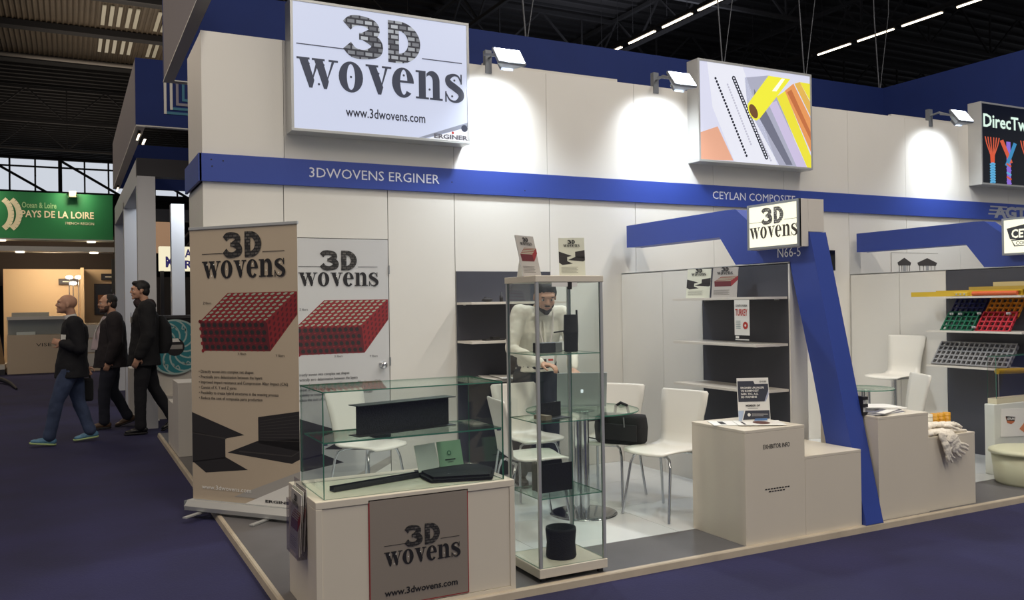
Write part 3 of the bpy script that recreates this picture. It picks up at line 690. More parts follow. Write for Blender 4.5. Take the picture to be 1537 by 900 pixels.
easel('grey brochure with red woven block on the upper shelf of the nearest partition',(4.46,5.15,1.516),R(-68),'block',.21,.235,-10)
# turkey card hung from the shelf edge
t=thing('shelf_card','small white TURKEY price-style card hanging from the shelf edge','card',(4.315,4.87,1.24),R(-90))
bx(0,.155,0,.002,0,.255).build('card_sheet',PAPER,t); RD=mat('card_red',(186,52,44),.5)
p=Pic(.155,.255); p.disc((.74,.28),.17,RD,1,18,.62); p.disc((.74,.28),.06,PAPER,2,10,.6)
for i in range(5): p.strip([(.1,.40-.05*i),(.42,.40-.05*i)],.015,mat('teal_print',(110,140,140)),1)
p.build('print',t,(0,-.001,0))
text('COUNTRY OF ORIGIN',t,.015,.135,.205,.222,-.002,INK,bold=.02); text('TURKEY',t,.012,.138,.140,.190,-.002,RD,bold=.02)
m=MB(); m.box(.01,.15,-.002,.001,-.035,-.028); m.box(.012,.045,-.002,.001,-.022,-.006); m.build('card_clip',PAPER,t)
# member card on podium 1
t=thing('member_card','upright white and charcoal MEMBER OF card on the front podium','card',(3.86,4.33,.701),R(-24))
CHM=mat('card_charcoal',(56,58,70),.5); BLM=mat('card_blue',(92,128,178),.5)
bx(0,.21,0,.003,0,.285).build('card_sheet',PAPER,t,rot=(R(-7),0,0)); MB().bar((.10,.085,0),(.10,.035,.2),.05,.003).build('prop_leg',PAPER,t)
p=Pic(.21,.285); p.poly([(.02,.93),(.52,.93),(.56,.86),(.98,.86),(.98,.72),(.84,.46),(.02,.46)],CHM,1); p.poly([(.84,.46),(.98,.72),(.98,.62),(.88,.46)],mat('card_lilac',(170,176,200)),1); p.poly([(.13,.05),(.98,.07),(.98,.26),(.22,.26)],CHM,1); p.poly([(.48,.03),(.90,.03),(.90,.08),(.52,.08)],BLM,2); p.disc((.33,.165),.05,PAPER,2,14,.74)
p.poly([(0,.03),(.10,.03),(.18,.26),(0,.26)],mat('card_pale_blue',(176,190,214)),1); p.strip([(.42,.18),(.92,.17)],.008,PAPER,2); p.strip([(.42,.14),(.78,.135)],.006,PAPER,2); p.strip([(.3,.31),(.62,.31)],.006,INK2,2)
q=p.build('print',t,(0,-.001,0),(R(-7),0,0))
for i,(s_,w_) in enumerate((('ERGINER URUNLERI',.155),('VE KOMPOZIT',.12),('SAN. TIC. A.S.',.115),('3D WOVENS',.105))): text(s_,q,.022,.022+w_,.215-.020*i,.228-.020*i,-.003,PAPER,bold=.03)
text('MEMBER OF',q,.05,.145,.100,.113,-.003,INK,bold=.03); text('3D WOVENS',q,.15,.195,.255,.266,-.003,INK,bold=.03)
# magazines on podium 1
for i,(x,y,rz,lab,k) in enumerate(((3.80,4.31,62,'white leaflet with dark logo lying on the EXHIBITOR INFO podium','l'),(3.92,4.21,60,'leaflet with brown picture at the front corner of the EXHIBITOR INFO podium','r'))):
    t=thing('leaflet',lab,'leaflet',(x,y,.701+.004*i),R(rz)); bx(-.105,.105,-.148,.148,0,.003).build('leaflet_sheet',PAPER,t)
    p=Pic(.21,.297); p.poly([(0,0),(1,0),(1,1),(0,1)],PAPER,1)
    if k=='l': p.poly([(.2,.7),(.8,.7),(.8,.82),(.2,.82)],INK,2); p.poly([(0,0),(1,0),(1,.08),(0,.08)],INK,2)
    else: p.disc((.5,.45),.36,mat('brown_print',(96,58,48)),2,16,.5); p.strip([(.1,.85),(.7,.85)],.05,INK,2)
    p.build('print',t,(-.105,-.148,.003),(R(-90),0,0))

# roll-up banner -------------------------------------------------------------------
u=Vector((.575,-.70,0)).normalized()
t=thing('rollup_banner','roll-up banner with red woven block and black beams, standing at the left','banner',(.79,6.76,0),math.atan2(u.y,u.x))
BW=.965; BH=2.07
poster(t,BW,BH-.09,(.012,-.0,.095),FILM)
bx(.012,.012+BW,.002,.003,.09,BH).build('sheet_back',PAPER,t)
m=MB(); m.prism([(-.02,-.055,.02),(-.02,-.06,.05),(-.02,-.03,.088),(-.02,.03,.088),(-.02,.06,.05),(-.02,.055,.02)],(BW+.05,0,0)); m.build('base_cassette',ALU,t)
for x in (-.022,BW+.03): bx(x,x+.006,-.058,.058,.018,.088).build('end_cap',HOUSING,t)
bx(.005,BW+.02,-.008,.010,BH-.004,BH+.018).build('top_rail',ALU,t,bevel=.003)
MB().tube([(BW/2,.03,.08),(BW/2,.03,BH)],.008).build('support_pole',ALU,t)
for x in (.12,BW-.25): MB().bar((x,-.20,.006),(x,.16,.012),.035,.010).build('foot',ALU,t)

# chairs -----------------------------------------------------------------------------
def shell_mesh(leg=True):
    prof=[(.225,.435),(.20,.448),(.10,.452),(0,.448),(-.10,.445),(-.155,.455),(-.185,.49),(-.20,.55),(-.215,.65),(-.235,.75),(-.255,.84),(-.258,.855)]
    hw=[.17,.195,.205,.205,.20,.19,.175,.175,.185,.20,.205,.19]; th=.011; nx=6; vs=[];fs=[]
    n=len(prof)
    for s in (0,1):
        for i,(x,z) in enumerate(prof):
            a=Vector(prof[min(i+1,n-1)])-Vector(prof[max(i-1,0)]); a.normalize(); nn=Vector((a.y,-a.x))*th*s
            for k in range(nx+1):
                q=k/nx*2-1; dip=.010*q*q; vs.append((x+nn.x+(dip*.8 if i>6 else 0),q*hw[i],z+nn.y+(dip if i<6 else 0)))
    o=n*(nx+1)
    for i in range(n-1):
        for k in range(nx):
            a=i*(nx+1)+k; f=(a,a+1,a+nx+2,a+nx+1); fs.append(f); fs.append(tuple(x+o for x in reversed(f)))
    for i in range(n-1):
        for k in (0,nx): a=i*(nx+1)+k; f=(a,a+nx+1,a+nx+1+o,a+o); fs.append(f if k==0 else tuple(reversed(f)))
    for k in range(nx):
        for i in (0,n-1): a=i*(nx+1)+k; f=(a,a+o,a+1+o,a+1); fs.append(f if i==0 else tuple(reversed(f)))
    return vs,fs,(nx+1),n
def chair(label,x,y,rz,lift=0):
    t=thing('shell_chair',label,'chair',(x,y,lift),rz,'white shell chairs with chrome legs')
    vs,fs,c,n=SH; cut=6*c
    A=MB(); A.add(vs,fs,0,True); A.build('shell',SHELL,t)
    for sx,sy in ((1,1),(1,-1),(-1,1),(-1,-1)):
        MB().tube([(sx*.13-.01,sy*.02,.425),(sx*.13-.01,sy*.12,.428),(sx*.15-.01,sy*.155,.415),(sx*.165-.01,sy*.175,.36),(sx*.225-.01,sy*.205,.006)],.0095,10).build('leg',CHROME,t)
    MB().box(-.15,.13,-.03,.03,.428,.438).build('seat_bracket',STEEL,t)
    return t
SH=shell_mesh()
chair('white chair at the right of the glass table, nearest the podium',3.71,4.93,R(194))
chair('white chair holding the black bag behind the glass table',3.64,5.53,R(212))
chair('white chair left of the glass table, seen through the tall cabinet',2.78,5.18,R(-10))
chair('white chair behind the glass table in front of the bending man',3.17,5.93,R(-88))
chair('white chair by the wall seen through the counter glass showcase',1.98,6.25,R(-60))

# glass table --------------------------------------------------------------------------
def gtable(label,x,y,h,r,rb):
    t=thing('glass_table',label,'table',(x,y,0))
    MB().lathe([(0,h-.008),(r,h-.008)],seg=48).lathe([(r,h),(0,h)],seg=48).build('glass_top',GLASSG,t); MB().lathe([(r,h-.0085),(r+.001,h-.0042),(r,h+.0005)],seg=48).build('glass_rim',GEDGE,t)
    MB().lathe([(0,.0),(rb,.0),(rb,.006),(rb*.9,.012),(.06,.022),(0,.022)],seg=40).build('base_plate',mat('polished_base',(150,152,154),.12,metal=1),t)
    for a in range(3): MB().tube([(.036*math.cos(a*2.1+.4),.036*math.sin(a*2.1+.4),.02),(.036*math.cos(a*2.1+.4),.036*math.sin(a*2.1+.4),h-.012)],.026,14).build('column',CHROME,t)
    MB().lathe([(0,h-.012),(.09,h-.012),(.09,h-.0085),(0,h-.0085)],seg=20).build('top_plate',CHROME,t); return t
gtable('round glass table with triple chrome column, inside the nearest stand',3.23,5.24,.738,.40,.24)
# laptop
t=thing('laptop','open silver laptop on the glass table, lid back toward the aisle','laptop',(3.30,5.36,.740),R(-25))
LM=mat('laptop_silver',(176,180,178),.4,metal=.5)
bx(-.18,.18,-.01,.24,0,.014).build('laptop_base',LM,t,bevel=.003); bx(-.155,.155,.06,.22,.014,.016).build('keyboard',BLACK,t)
l=bx(-.18,.18,-.004,.004,0,.245).build('laptop_lid',LM,t,loc=(0,-.012,.012),rot=(R(14),0,0),bevel=.003)
l=bx(-.17,.17,.004,.0045,.01,.235).build('screen',lit('laptop_screen',(170,190,210),.6),l)
bx(-.009,.009,-.0165,-.0155,.11,.135).build('lid_emblem',lit('lid_glow',(240,245,250),.9),t,rot=(R(14),0,0))
# bag
t=thing('shoulder_bag','black laptop shoulder bag lying on the chair behind the table','bag',(3.60,5.30,.458),R(-62))
m=MB(); m.loft([((0,0,0),.17,.07),((0,0,.02),.19,.085),((0,0,.12),.20,.085),((0,0,.19),.195,.07),((.02,0,.215),.17,.05)],28,.45); m.build('bag_body',BLK,t)
bx(-.15,.17,-.088,-.078,.03,.15).build('front_pocket',mat('black_nylon',(32,32,36),.7),t,bevel=.006); MB().tube([(.07,-.09,.20),(.075,-.092,.13)],.005).build('zip_pull',STEEL,t)
MB().tube([(-.18,-.02,.16),(-.25,-.05,.15),(-.29,-.06,.08),(-.24,-.06,.03),(-.17,-.04,.02)],.010,ell=.5).build('strap',BLK,t)
MB().tube([(-.05,.0,.20),(-.04,.0,.27),(.0,0,.295),(.05,0,.28),(.07,0,.21)],.011).build('handle',BLK,t)

# second stand -----------------------------------------------------------------------------
gtable('small round glass table in the second stand, behind the papers',6.47,5.58,.675,.26,.2)
t=thing('bar_stool','white shell bar stool standing behind the second glass table','stool',(7.38,6.0,.255),R(188))
vs,fs,c_,n_=SH; A=MB(); A.add(vs,fs,0,True); A.build('shell',SHELL,t); MB().tube([(0,0,-.22),(0,0,.43)],.028,14).build('column',CHROME,t)
MB().lathe([(0,-.235),(.2,-.235),(.2,-.228),(.05,-.215),(0,-.215)],seg=28).build('base_plate',CHROME,t); MB().box(-.10,.10,-.10,.10,.425,.440).build('seat_bracket',STEEL,t)
chair('white chair behind the paper-topped podium at the right',6.14,5.02,R(150))
# papers on podium at right
GCV=mat('grey_cover',(110,112,130),.25)
for x,y,rz,z0,n,lab in ((4.99,4.22,8,0,5,'glossy grey brochure pile nearest the leaning leg'),(5.10,4.30,-16,.022,3,'white paper sheets fanned on top of the grey brochures'),(5.0,4.44,24,0,4,'white leaflet stack at the back of the paper-topped podium')):
    t=thing('leaflet',lab,'leaflet',(x,y,.696+z0),R(rz),'papers on the tall podium at the right')
    for k in range(n): bx(-.165,.165,-.12,.12,.004*k,.004*k+.0035).build('leaflet_sheet',PAPER if (k%2==0 or z0) else GCV,t,rot=(0,R(1.2)*k*(z0>0),R(5*k-6)))
    if n==5:
        p=Pic(.29,.2); p.poly([(0,0),(1,0),(1,1),(0,1)],GCV,1); p.disc((.5,.5),.3,INK2,2,14,1.2); p.disc((.5,.5),.2,mat('glossy_pale',(190,190,200),.2),3,14,1.2); p.strip([(.05,.9),(.95,.9)],.06,INK,2); p.build('print',t,(-.145,-.1,.0202),(R(-90),0,R(14)))
t=thing('card_rack','small black wire card rack beside the leaning blue leg','card rack',(4.815,4.17,.696))
for z in (0,.055,.105): bx(-.02,.03,-.02,.06,z,z+.022).build('rack_tray',BLACK,t)
bx(-.022,-.018,-.02,.06,0,.13).build('rack_back',BLACK,t); bx(-.012,.02,-.005,.05,.022,.12).build('cards',PAPER,t)
# yellow tubes
for i in range(4):
    m_=mat('white_tube',(214,210,196),.5) if i==0 else mat('yellow_tube',(206,150,30),.4,noise=.1,nscale=60)
    t=thing('profile_tube',('short translucent white tube standing left of the yellow ones','short yellow tube standing behind the gloves, leftmost yellow','short yellow tube standing behind the gloves, middle yellow','short yellow tube standing behind the gloves, rightmost yellow')[i],'tube',(5.575+.066*i,4.24,.516),0,'short tubes behind the gloves')
    MB().lathe([(.028,0),(.028,.125),(.023,.125),(.023,.004),(0,.004)],seg=20).build('tube_wall',m_,t)
    for z in (.03,.055,.08,.105): MB().lathe([(.028,z-.003),(.030,z),(.028,z+.003)],seg=20).build('tube_rib',m_,t)
# gloves: crumpled pile draping over podium edge
GL=mat('white_glove',(226,218,204),.85,bump=.3,bscale=80)
def glove(label,loc,spine,fingers,fr=.0115):
    """limp cotton glove: flattened cuff and palm along a spine, five soft fingers"""
    m=MB()
    for i,(p,w_,th,nrm) in enumerate(spine):
        q=Vector(spine[min(i+1,len(spine)-1)][0])-Vector(spine[max(i-1,0)][0]); d=q.normalized(); nv=Vector(nrm); nv=(nv-d*nv.dot(d)).normalized(); Mx=Matrix((d,d.cross(nv),nv)).transposed()
        m.ell(p,(.045,w_,th),Mx,16,8)
    for f in fingers: m.limb(f,[fr*1.15]+[fr]*(len(f)-2)+[fr*.85],8)
    o=m.build('cotton_glove',GL,loc=loc); rm=o.modifiers.new('r','REMESH'); rm.mode='VOXEL'; rm.voxel_size=.0035; rm.use_smooth_shade=True
    tx=bpy.data.textures.new('fold','CLOUDS'); tx.noise_scale=.022; d=o.modifiers.new('d','DISPLACE'); d.texture=tx; d.strength=.010; d.mid_level=.5; s_=o.modifiers.new('s','SMOOTH'); s_.iterations=2; s_.factor=.4
    return tag(o,label,'glove','white cotton gloves on the low podium')
UP=(0,0,1); FR=(0,-1,0)
# flat pile on top: two gloves heaped, fingers to the right
glove('white cotton glove spread flat on top of the pile by the yellow tubes',(5.56,4.15,.560),
 [((-.20,.0,.0),.05,.022,UP),((-.14,.01,.010),.052,.024,UP),((-.08,.01,.016),.048,.022,UP),((-.02,.0,.018),.055,.022,UP),((.05,-.01,.016),.056,.020,UP)],
 [[(.07,.03,.016),(.12,.045,.018),(.17,.05,.006)],[(.08,.01,.016),(.14,.012,.02),(.20,.015,.004)],[(.08,-.015,.016),(.14,-.02,.02),(.20,-.02,.002)],[(.07,-.04,.014),(.13,-.05,.012),(.17,-.06,-.005)],[(.0,-.04,.012),(.04,-.075,.008),(.08,-.09,-.01)]])
glove('white cotton glove crumpled under the topmost one, cuff at the podium left corner',(5.52,4.12,.532),
 [((-.15,-.01,.0),.055,.022,UP),((-.09,.0,.004),.055,.026,UP),((-.02,.01,.002),.06,.024,UP),((.06,.01,.002),.06,.024,UP),((.14,.02,.0),.055,.02,UP)],
 [[(.15,.04,.0),(.20,.05,.0),(.24,.04,-.004)],[(.15,.01,.0),(.21,.01,.004),(.25,.0,-.004)],[(.14,-.02,.0),(.20,-.03,.0),(.235,-.045,-.004)]])
# one hanging over the front edge
glove('white cotton glove slumping over the front edge of the low podium',(5.52,4.045,.515),
 [((-.06,.06,.022),.05,.02,UP),((-.03,.02,.022),.055,.022,(0,-.5,1)),((.0,-.012,.0),.06,.020,(0,-1,.5)),((.03,-.02,-.04),.062,.018,FR),((.06,-.02,-.075),.058,.017,FR)],
 [[(.09,-.02,-.06),(.14,-.022,-.07),(.185,-.02,-.085)],[(.09,-.02,-.08),(.14,-.022,-.095),(.18,-.022,-.112)],[(.07,-.02,-.10),(.11,-.022,-.12),(.145,-.022,-.135)],[(.045,-.02,-.10),(.07,-.022,-.135),(.10,-.022,-.155)],[(.02,-.02,-.07),(-.02,-.022,-.10),(-.03,-.02,-.135)]])
glove('white cotton glove hanging lowest down the podium front',(5.47,4.032,.46),
 [((-.03,-.005,.05),.03,.014,FR),((-.01,-.012,.0),.032,.014,FR),((.01,-.014,-.045),.034,.014,FR)],
 [[(.03,-.014,-.06),(.05,-.015,-.085),(.075,-.014,-.10)],[(.015,-.014,-.07),(.03,-.015,-.10),(.05,-.014,-.125)],[(.0,-.014,-.06),(.0,-.015,-.09),(.015,-.014,-.115)]],.010)
# yellow profiles on shelf
YEL=mat('frp_yellow',(206,172,44),.45); OLV=mat('frp_olive',(170,146,60),.5)
zs=1.501
for i,(y0,y1,x,z,w_,h_,mm,lab) in enumerate(((4.70,5.78,7.40,0,.05,.045,YEL,'long bright yellow profile at the front of the top right shelf'),(4.70,5.55,7.46,0,.05,.055,YEL,'yellow square tube lying second from the shelf front'),(4.68,5.25,7.52,0,.05,.085,OLV,'olive yellow box profile behind the bright yellow ones'),(4.68,5.05,7.58,0,.05,.125,mat('frp_beige',(196,180,130),.5),'pale beige tall profile at the back of the yellow ones'))):
    t=thing('composite_profile',lab,'profile',(x,y0,zs+z),0,'pultruded profiles on the top right shelf'); L_=y1-y0
    m=MB(); e=.006; m.box(-w_/2,w_/2,0,L_,0,e); m.box(-w_/2,w_/2,0,L_,h_-e,h_); m.box(-w_/2,-w_/2+e,0,L_,e,h_-e); m.box(w_/2-e,w_/2,0,L_,e,h_-e); m.build('hollow_profile',mm,t)
t=thing('composite_profile','orange red rod lying in front of the yellow profiles','profile',(7.365,4.70,zs+.022),0,'pultruded profiles on the top right shelf'); MB().tube([(0,0,0),(0,.42,0)],.02,14).build('rod',mat('frp_orange',(206,92,40),.45),t)
t=thing('yellow_clamp','small yellow clip with bolts at the front of the top right shelf','clip',(7.368,5.16,zs)); bx(-.02,.02,0,.14,0,.035).build('clip_body',YEL,t,bevel=.004)
for y in (.03,.07,.11): MB().tube([(-.021,y,.018),(-.026,y,.018)],.008).build('bolt',ALU,t)
# gratings
def grating(label,c,loc,nx,ny,cell,bar_,dep,rot,frame=0,name='molded_grating'):
    t=thing(name,label,'grating',loc); t.rotation_euler=rot
    w_=nx*cell+bar_; h_=ny*cell+bar_; m=MB()
    for i in range(nx+1): m.box(i*cell,i*cell+bar_,0,dep,0,h_)
    for j in range(ny+1): m.box(0,w_,.001,dep-.001,j*cell,j*cell+bar_)
    m.build('grid_bars',c,t)
    return t
rG=(R(-38),0,R(-90))
def gcol(n,c): return mat('grating_'+n,c,.5)

for i,(n,c,y,z,lab) in enumerate((('green',(24,104,76),5.49,0,'green molded grating tile, lower left of four'),('red',(190,44,58),5.135,0,'red molded grating tile, lower right of four'),('blue',(40,44,100),5.49,.155,'dark blue molded grating tile, upper left of four'),('orange',(224,142,36),5.135,.155,'orange molded grating tile, upper right of four'))):
    xx=7.40+(.12 if z else 0); y_=y-(.0 if z==0 else .0)
    grating(lab+' on the middle right shelf',gcol(n,c),(xx,y_-(.12 if z else 0)*0,1.182+z*.80),6,4,.0525,.012,.022,rG,name='grating_tile')
for k,(y,z,x) in enumerate(((5.33,.14,7.49),(5.14,.145,7.49),(5.42,.14,7.49),(4.86,.145,7.49),(5.13,.02,7.395))):
    t=thing('steel_clip','small steel clip on the coloured grating tiles, %s'%('between the green and blue tiles','between the blue and orange tiles','at the left end of the blue tile','at the right end of the orange tile','between the green and red tiles')[k],'clip',(x,y,1.185+z),0,'steel clips on the grating tiles'); bx(-.015,.0,-.02,.02,0,.02).build('clip_plate',ALU,t,bevel=.003); MB().tube([(-.02,0,.01),(-.03,0,.01)],.007).build('bolt',ALU,t)
grating('large grey molded grating leaning on the lower right shelf',gcol('grey',(146,146,148)),(7.38,5.58,.862),15,5,.050,.014,.035,rG)
# acrylic case, white box, bin
t=thing('product_case','clear acrylic case on a cream base above the white box','showcase',(6.91,4.605,.591))
bx(0,.7,0,.08,0,.045).build('case_base',mat('cream_base',(214,206,176),.5),t,bevel=.002); pane(t,(0,.7,0,.005,.045,.40),'acrylic_pane',ac); pane(t,(0,.005,.005,.08,.045,.40),'acrylic_pane',ac); pane(t,(0,.7,0,.08,.395,.40),'acrylic_pane',ac)
t=thing('yellow_profile','yellow tube handle fixed inside the acrylic case','profile',(6.98,4.645,.86)); MB().tube([(0,0,0),(.35,0,-.01)],.024,14).build('handle_tube',YEL,t); 
for x in (.02,): MB().tube([(x,0,-.02),(x,0,-.22)],.003).build('handle_post',ALU,t)
t=thing('product_box','white box with composites badge card, behind the lidded bin','box',(6.87,4.6,0)); bx(0,.75,0,.09,0,.59).build('box_body',mat('white_box',(212,214,206),.4),t,bevel=.006)
card=bx(0,.45,-.003,0,0,.235).build('badge_card',PAPER,t,loc=(.07,-.002,.315),rot=(0,R(3),0))
p=Pic(.45,.235); p.poly([(.13,.70),(.42,.68),(.40,.52),(.30,.44),(.18,.50)],mat('badge_orange',(190,110,70)),1); p.poly([(.13,.74),(.42,.70),(.40,.56),(.17,.58)],INK,2); p.poly([(.55,.26),(.72,.52),(.95,.30),(.78,.05)],mat('badge_orange2',(220,140,96)),1)
q=p.build('print',card,(0,-.004,0)); text('CEYLAN',q,.078,.175,.140,.160,-.002,PAPER,bold=.04)
t=thing('lidded_bin','round cream plastic bin with lid and latch, front right corner','bin',(6.80,4.28,0)); BN=mat('bin_plastic',(196,196,168),.45)
MB().lathe([(0,0),(.225,0),(.235,.02),(.26,.245),(0,.245)],seg=40).build('bin_body',BN,t); MB().lathe([(0,.285),(.24,.28),(.275,.268),(.28,.245),(.272,.243),(0,.243)],seg=40).build('bin_lid',BN,t)
m=MB(); m.box(-.022,.022,-.012,.0,0,.075); m.build('latch',BLACK,t,loc=(-.145,-.21,.15),rot=(0,0,R(-36)),bevel=.003); bx(-.010,.010,-.016,-.010,.012,.034).build('latch_pin',CHROME,t,loc=(-.145,-.21,.15),rot=(0,0,R(-36)))
# machine poster on back wall of stand two
t=thing('wall_poster','white poster with two machines above the second partition','poster',(8.31,YW-.005,1.45)); w_,h_=.80,.56
bx(0,w_,0,.004,0,h_).build('poster_sheet',PANEL,t); p=Pic(w_,h_)
for a,b in (((0,0),(0,1)),((0,1),(1,1))): p.strip([a,b],.006,INK2,1)
for cx,s_ in ((.27,.9),(.76,1.35)):
    p.poly([(cx-.16*s_,.80),(cx,.90),(cx+.16*s_,.80),(cx+.14*s_,.74),(cx-.14*s_,.74)],INK2,2)
    for dx in (-.12,-.06,.06,.12): p.strip([(cx+dx*s_,.74),(cx+dx*s_,.15)],.012,INK2,2)
    p.poly([(cx-.10*s_,.60),(cx+.10*s_,.60),(cx+.10*s_,.30),(cx-.10*s_,.30)],INK,3); p.poly([(cx-.03,.74),(cx+.03,.74),(cx+.03,.6),(cx-.03,.6)],mat('machine_grey',(150,150,150)),3)
p.build('print',t,(0,-.001,0))

# =================================================================== HALL
CEIL=11.0
DKC=mat('dark_roof',(30,27,27),.9,noise=.2,nscale=.6); BEAM=mat('roof_steel',(26,24,25),.8); BR=mat('corrugated_sheet',(80,69,55),.7,noise=.12,nscale=1.5)
struct(bx(-40,60,-14,70,CEIL,CEIL+.2).build('ceiling',DKC))
# ribbed dark decking
m=MB()
for i in range(110):
    if not 27.2<-6+i*.62<36.6: m.box(-40,60,-6+i*.62,-6+i*.62+.10,CEIL-.09,CEIL)
struct(m.build('trim_6',BEAM))['kind']='structure'
# corrugated light band
m=MB(); 
n=150
for i in range(n):
    x0=-18+i*.16; z=CEIL-.12; pr=[(0,0),(.05,.07),(.10,.07),(.15,0)]
    m.prism([(x0,27.6,z),(x0+.045,27.6,z+.055),(x0+.105,27.6,z+.055),(x0+.16,27.6,z),(x0+.16,27.6,z+.01),(x0+.105,27.6,z+.065),(x0+.045,27.6,z+.065),(x0,27.6,z+.01)],(0,9.0,0))
struct(m.build('trim_7',BR))
SKY=lit('skylight_sheet',(188,176,150),.40)
for j,(y0,y1) in enumerate(((29.3,31.3),(32.8,34.6))):
    for x in (1.02,1.25,1.48,1.75,1.98,2.62,2.84):
        struct(bx(x,x+.11,y0,y1,CEIL-.16,CEIL-.125).build('window_%d'%(1+j),SKY))
# beams and trusses
def beam(name,label,a,b,w_,h_): return struct(MB().bar(a,b,w_,h_).build(name,BEAM))
for y in (28.2,32.1,36.3): beam('beam','',(-30,y,CEIL-.22),(40,y,CEIL-.22),.45,.2)
struct(MB().tube([(-20,32.8,9.95),(2.6,32.8,9.95)],.06).build('pipe',mat('grey_pipe',(110,104,98),.6)))
def truss(y,x0,x1,zt,zb,n):
    m=MB(); m.bar((x0,y,zt),(x1,y,zt),.12); m.bar((x0,y,zb),(x1,y,zb),.10); d=(x1-x0)/n
    for i in range(n):
        a=x0+i*d; m.bar((a,y,zb),(a+d/2,y,zt),.055); m.bar((a+d/2,y,zt),(a+d,y,zb),.055); m.bar((a,y,zb),(a,y,zt),.05)
    struct(m.build('roof_truss',BEAM))
for y in (12,18,24,41,48): truss(y,-24,48,CEIL-.2,CEIL-1.6,24)
def trussx(x,y0,y1,zt,zb,n):
    m=MB(); m.bar((x,y0,zt),(x,y1,zt),.12); m.bar((x,y0,zb),(x,y1,zb),.10); d=(y1-y0)/n
    for i in range(n): a=y0+i*d; m.bar((x,a,zb),(x,a+d/2,zt),.05); m.bar((x,a+d/2,zt),(x,a+d,zb),.05)
    struct(m.build('roof_truss',BEAM))
for x in (10.6,16.2,22.0): trussx(x,2,34,CEIL-.2,CEIL-1.3,14)
# hanging wires
WIRE=mat('steel_wire',(96,98,104),.5,metal=.6)
wi=0
for px,y0,y1,Y,l in ((790,0,55,10.05,'left of the yellow tube sign'),(1085,0,90,10.05,'over the yellow tube sign'),(1320,60,128,10.05,'at the corner of the blue ring'),(1208,30,110,10.05,'above the photo sign')):
    b=atY(px,y1,Y); 
    t=MB(); t.tube([(b.x,10.05,4.9),(b.x-.1,10.05,6.2),(b.x-.2,10.05,CEIL-1.2)],.012,6)
    t.tube([(b.x,10.05,4.9),(b.x+.25,10.05,6.3),(b.x+.3,10.05,CEIL-1.2)],.008,6); tag(t.build('hanging_cable',WIRE),'thin steel cable pair hanging the blue ring, '+l,'cable','cables hanging the blue ring')
# fluorescent rows
TUBE=lit('fluorescent_warm',(255,236,208),6.5)
def tubes(x,ys,nm,on=None):
    for i,y in enumerate(ys):
        t=thing('fluorescent_fitting',nm%(('nearest','second','third','fourth','fifth','sixth','seventh','eighth','ninth','tenth')[i]) ,'ceiling light',(x,y,8.5),0,'fluorescent fittings along the hall roof')
        bx(-.05,.05,-.60,.60,.0,.06).build('fitting_tray',BEAM,t); 
        if on is None or on[i]: MB().tube([(-.02,-.56,-.03),(-.02,.56,-.03)],.022,8).build('tube',TUBE,t); MB().tube([(.03,-.56,-.02),(.03,.56,-.02)],.016,8).build('tube',TUBE,t)
        [MB().tube([(0,yy,.06),(0,yy,CEIL-8.5-.01)],.006,5).build('drop_rod',BEAM,t) for yy in (-.4,.4)]
tubes(13.54,[15.8,17.2,18.68,20.2],'%s lit fluorescent fitting of the left row, over the photo sign')
tubes(19.13,[11.6,13.0,14.55,15.95,17.35,18.75,20.15],'%s fluorescent fitting of the right row, over the blue ring',[1,1,1,1,1,0,0])
for x,y0,y1 in ((13.6,8,24),(19.2,8,26)): struct(bx(x-.03,x+.03,y0,y1,8.585,8.64).build('light_rail',BEAM))
tubes(2.85,[39,42.5],'%s lit fluorescent fitting far down the left aisle, by the grey hanging panel')
tubes(-3.2,[38,41],'%s lit fluorescent fitting at the far left edge over the green banner')
# round ceiling fan
t=thing('extractor_ring','round rust-brown extractor duct hanging at the upper right','ventilator',(19.6,11.1,7.9)); m=MB(); m.lathe([(.62,0),(.66,.04),(.66,.28),(.62,.3),(.58,.28),(.58,.04),(.62,0)],seg=36); m.build('duct_ring',mat('duct_brown',(96,84,78),.6),t); MB().lathe([(0,.1),(.57,.1)],seg=30).build('duct_face',mat('duct_dark',(58,50,46),.8),t); MB().lathe([(.40,-.02),(.42,-.02),(.42,.02),(.40,.02),(.40,-.02)],seg=30).build('inner_ring',mat('duct_brown',(96,84,78)),t); MB().tube([(0,0,.1),(0,0,3)],.03).build('duct_rod',BEAM,t)
# hall end wall with clerestory windows
ew=struct(bx(-40,60,60,60.4,HF,8.6).build('wall_far',mat('dark_cladding',(26,22,21),.9))); struct(bx(-40,60,60,60.4,10.75,CEIL).build('wall_far_top',mat('dark_cladding',(26,22,21),.9)))
WG=lit('window_daylight',(214,220,230),.9)
for i in range(16):
    x0=-8.5+i*1.35; o=struct(bx(x0+.05,x0+1.30,60.1,60.15,8.65,10.72).build('window_%d'%(3+i),WG))
m=MB(); 
for i in range(18): m.bar((-8.5+i*1.35,59.9,8.5),(-8.5+i*1.35,59.9,10.8),.09)
for i in range(0,17,3): m.bar((-8.5+i*1.35,59.8,10.7),(-8.5+(i+2.6)*1.35,59.8,8.6),.14); m.bar((-8.5+i*1.35,59.8,8.5),(-8.5+i*1.35,59.8,10.9),.22)
m.bar((-12,59.8,10.25),(20,59.8,10.25),.10); m.bar((-12,59.8,8.6),(20,59.8,8.6),.35); struct(m.build('window_frames',BEAM))

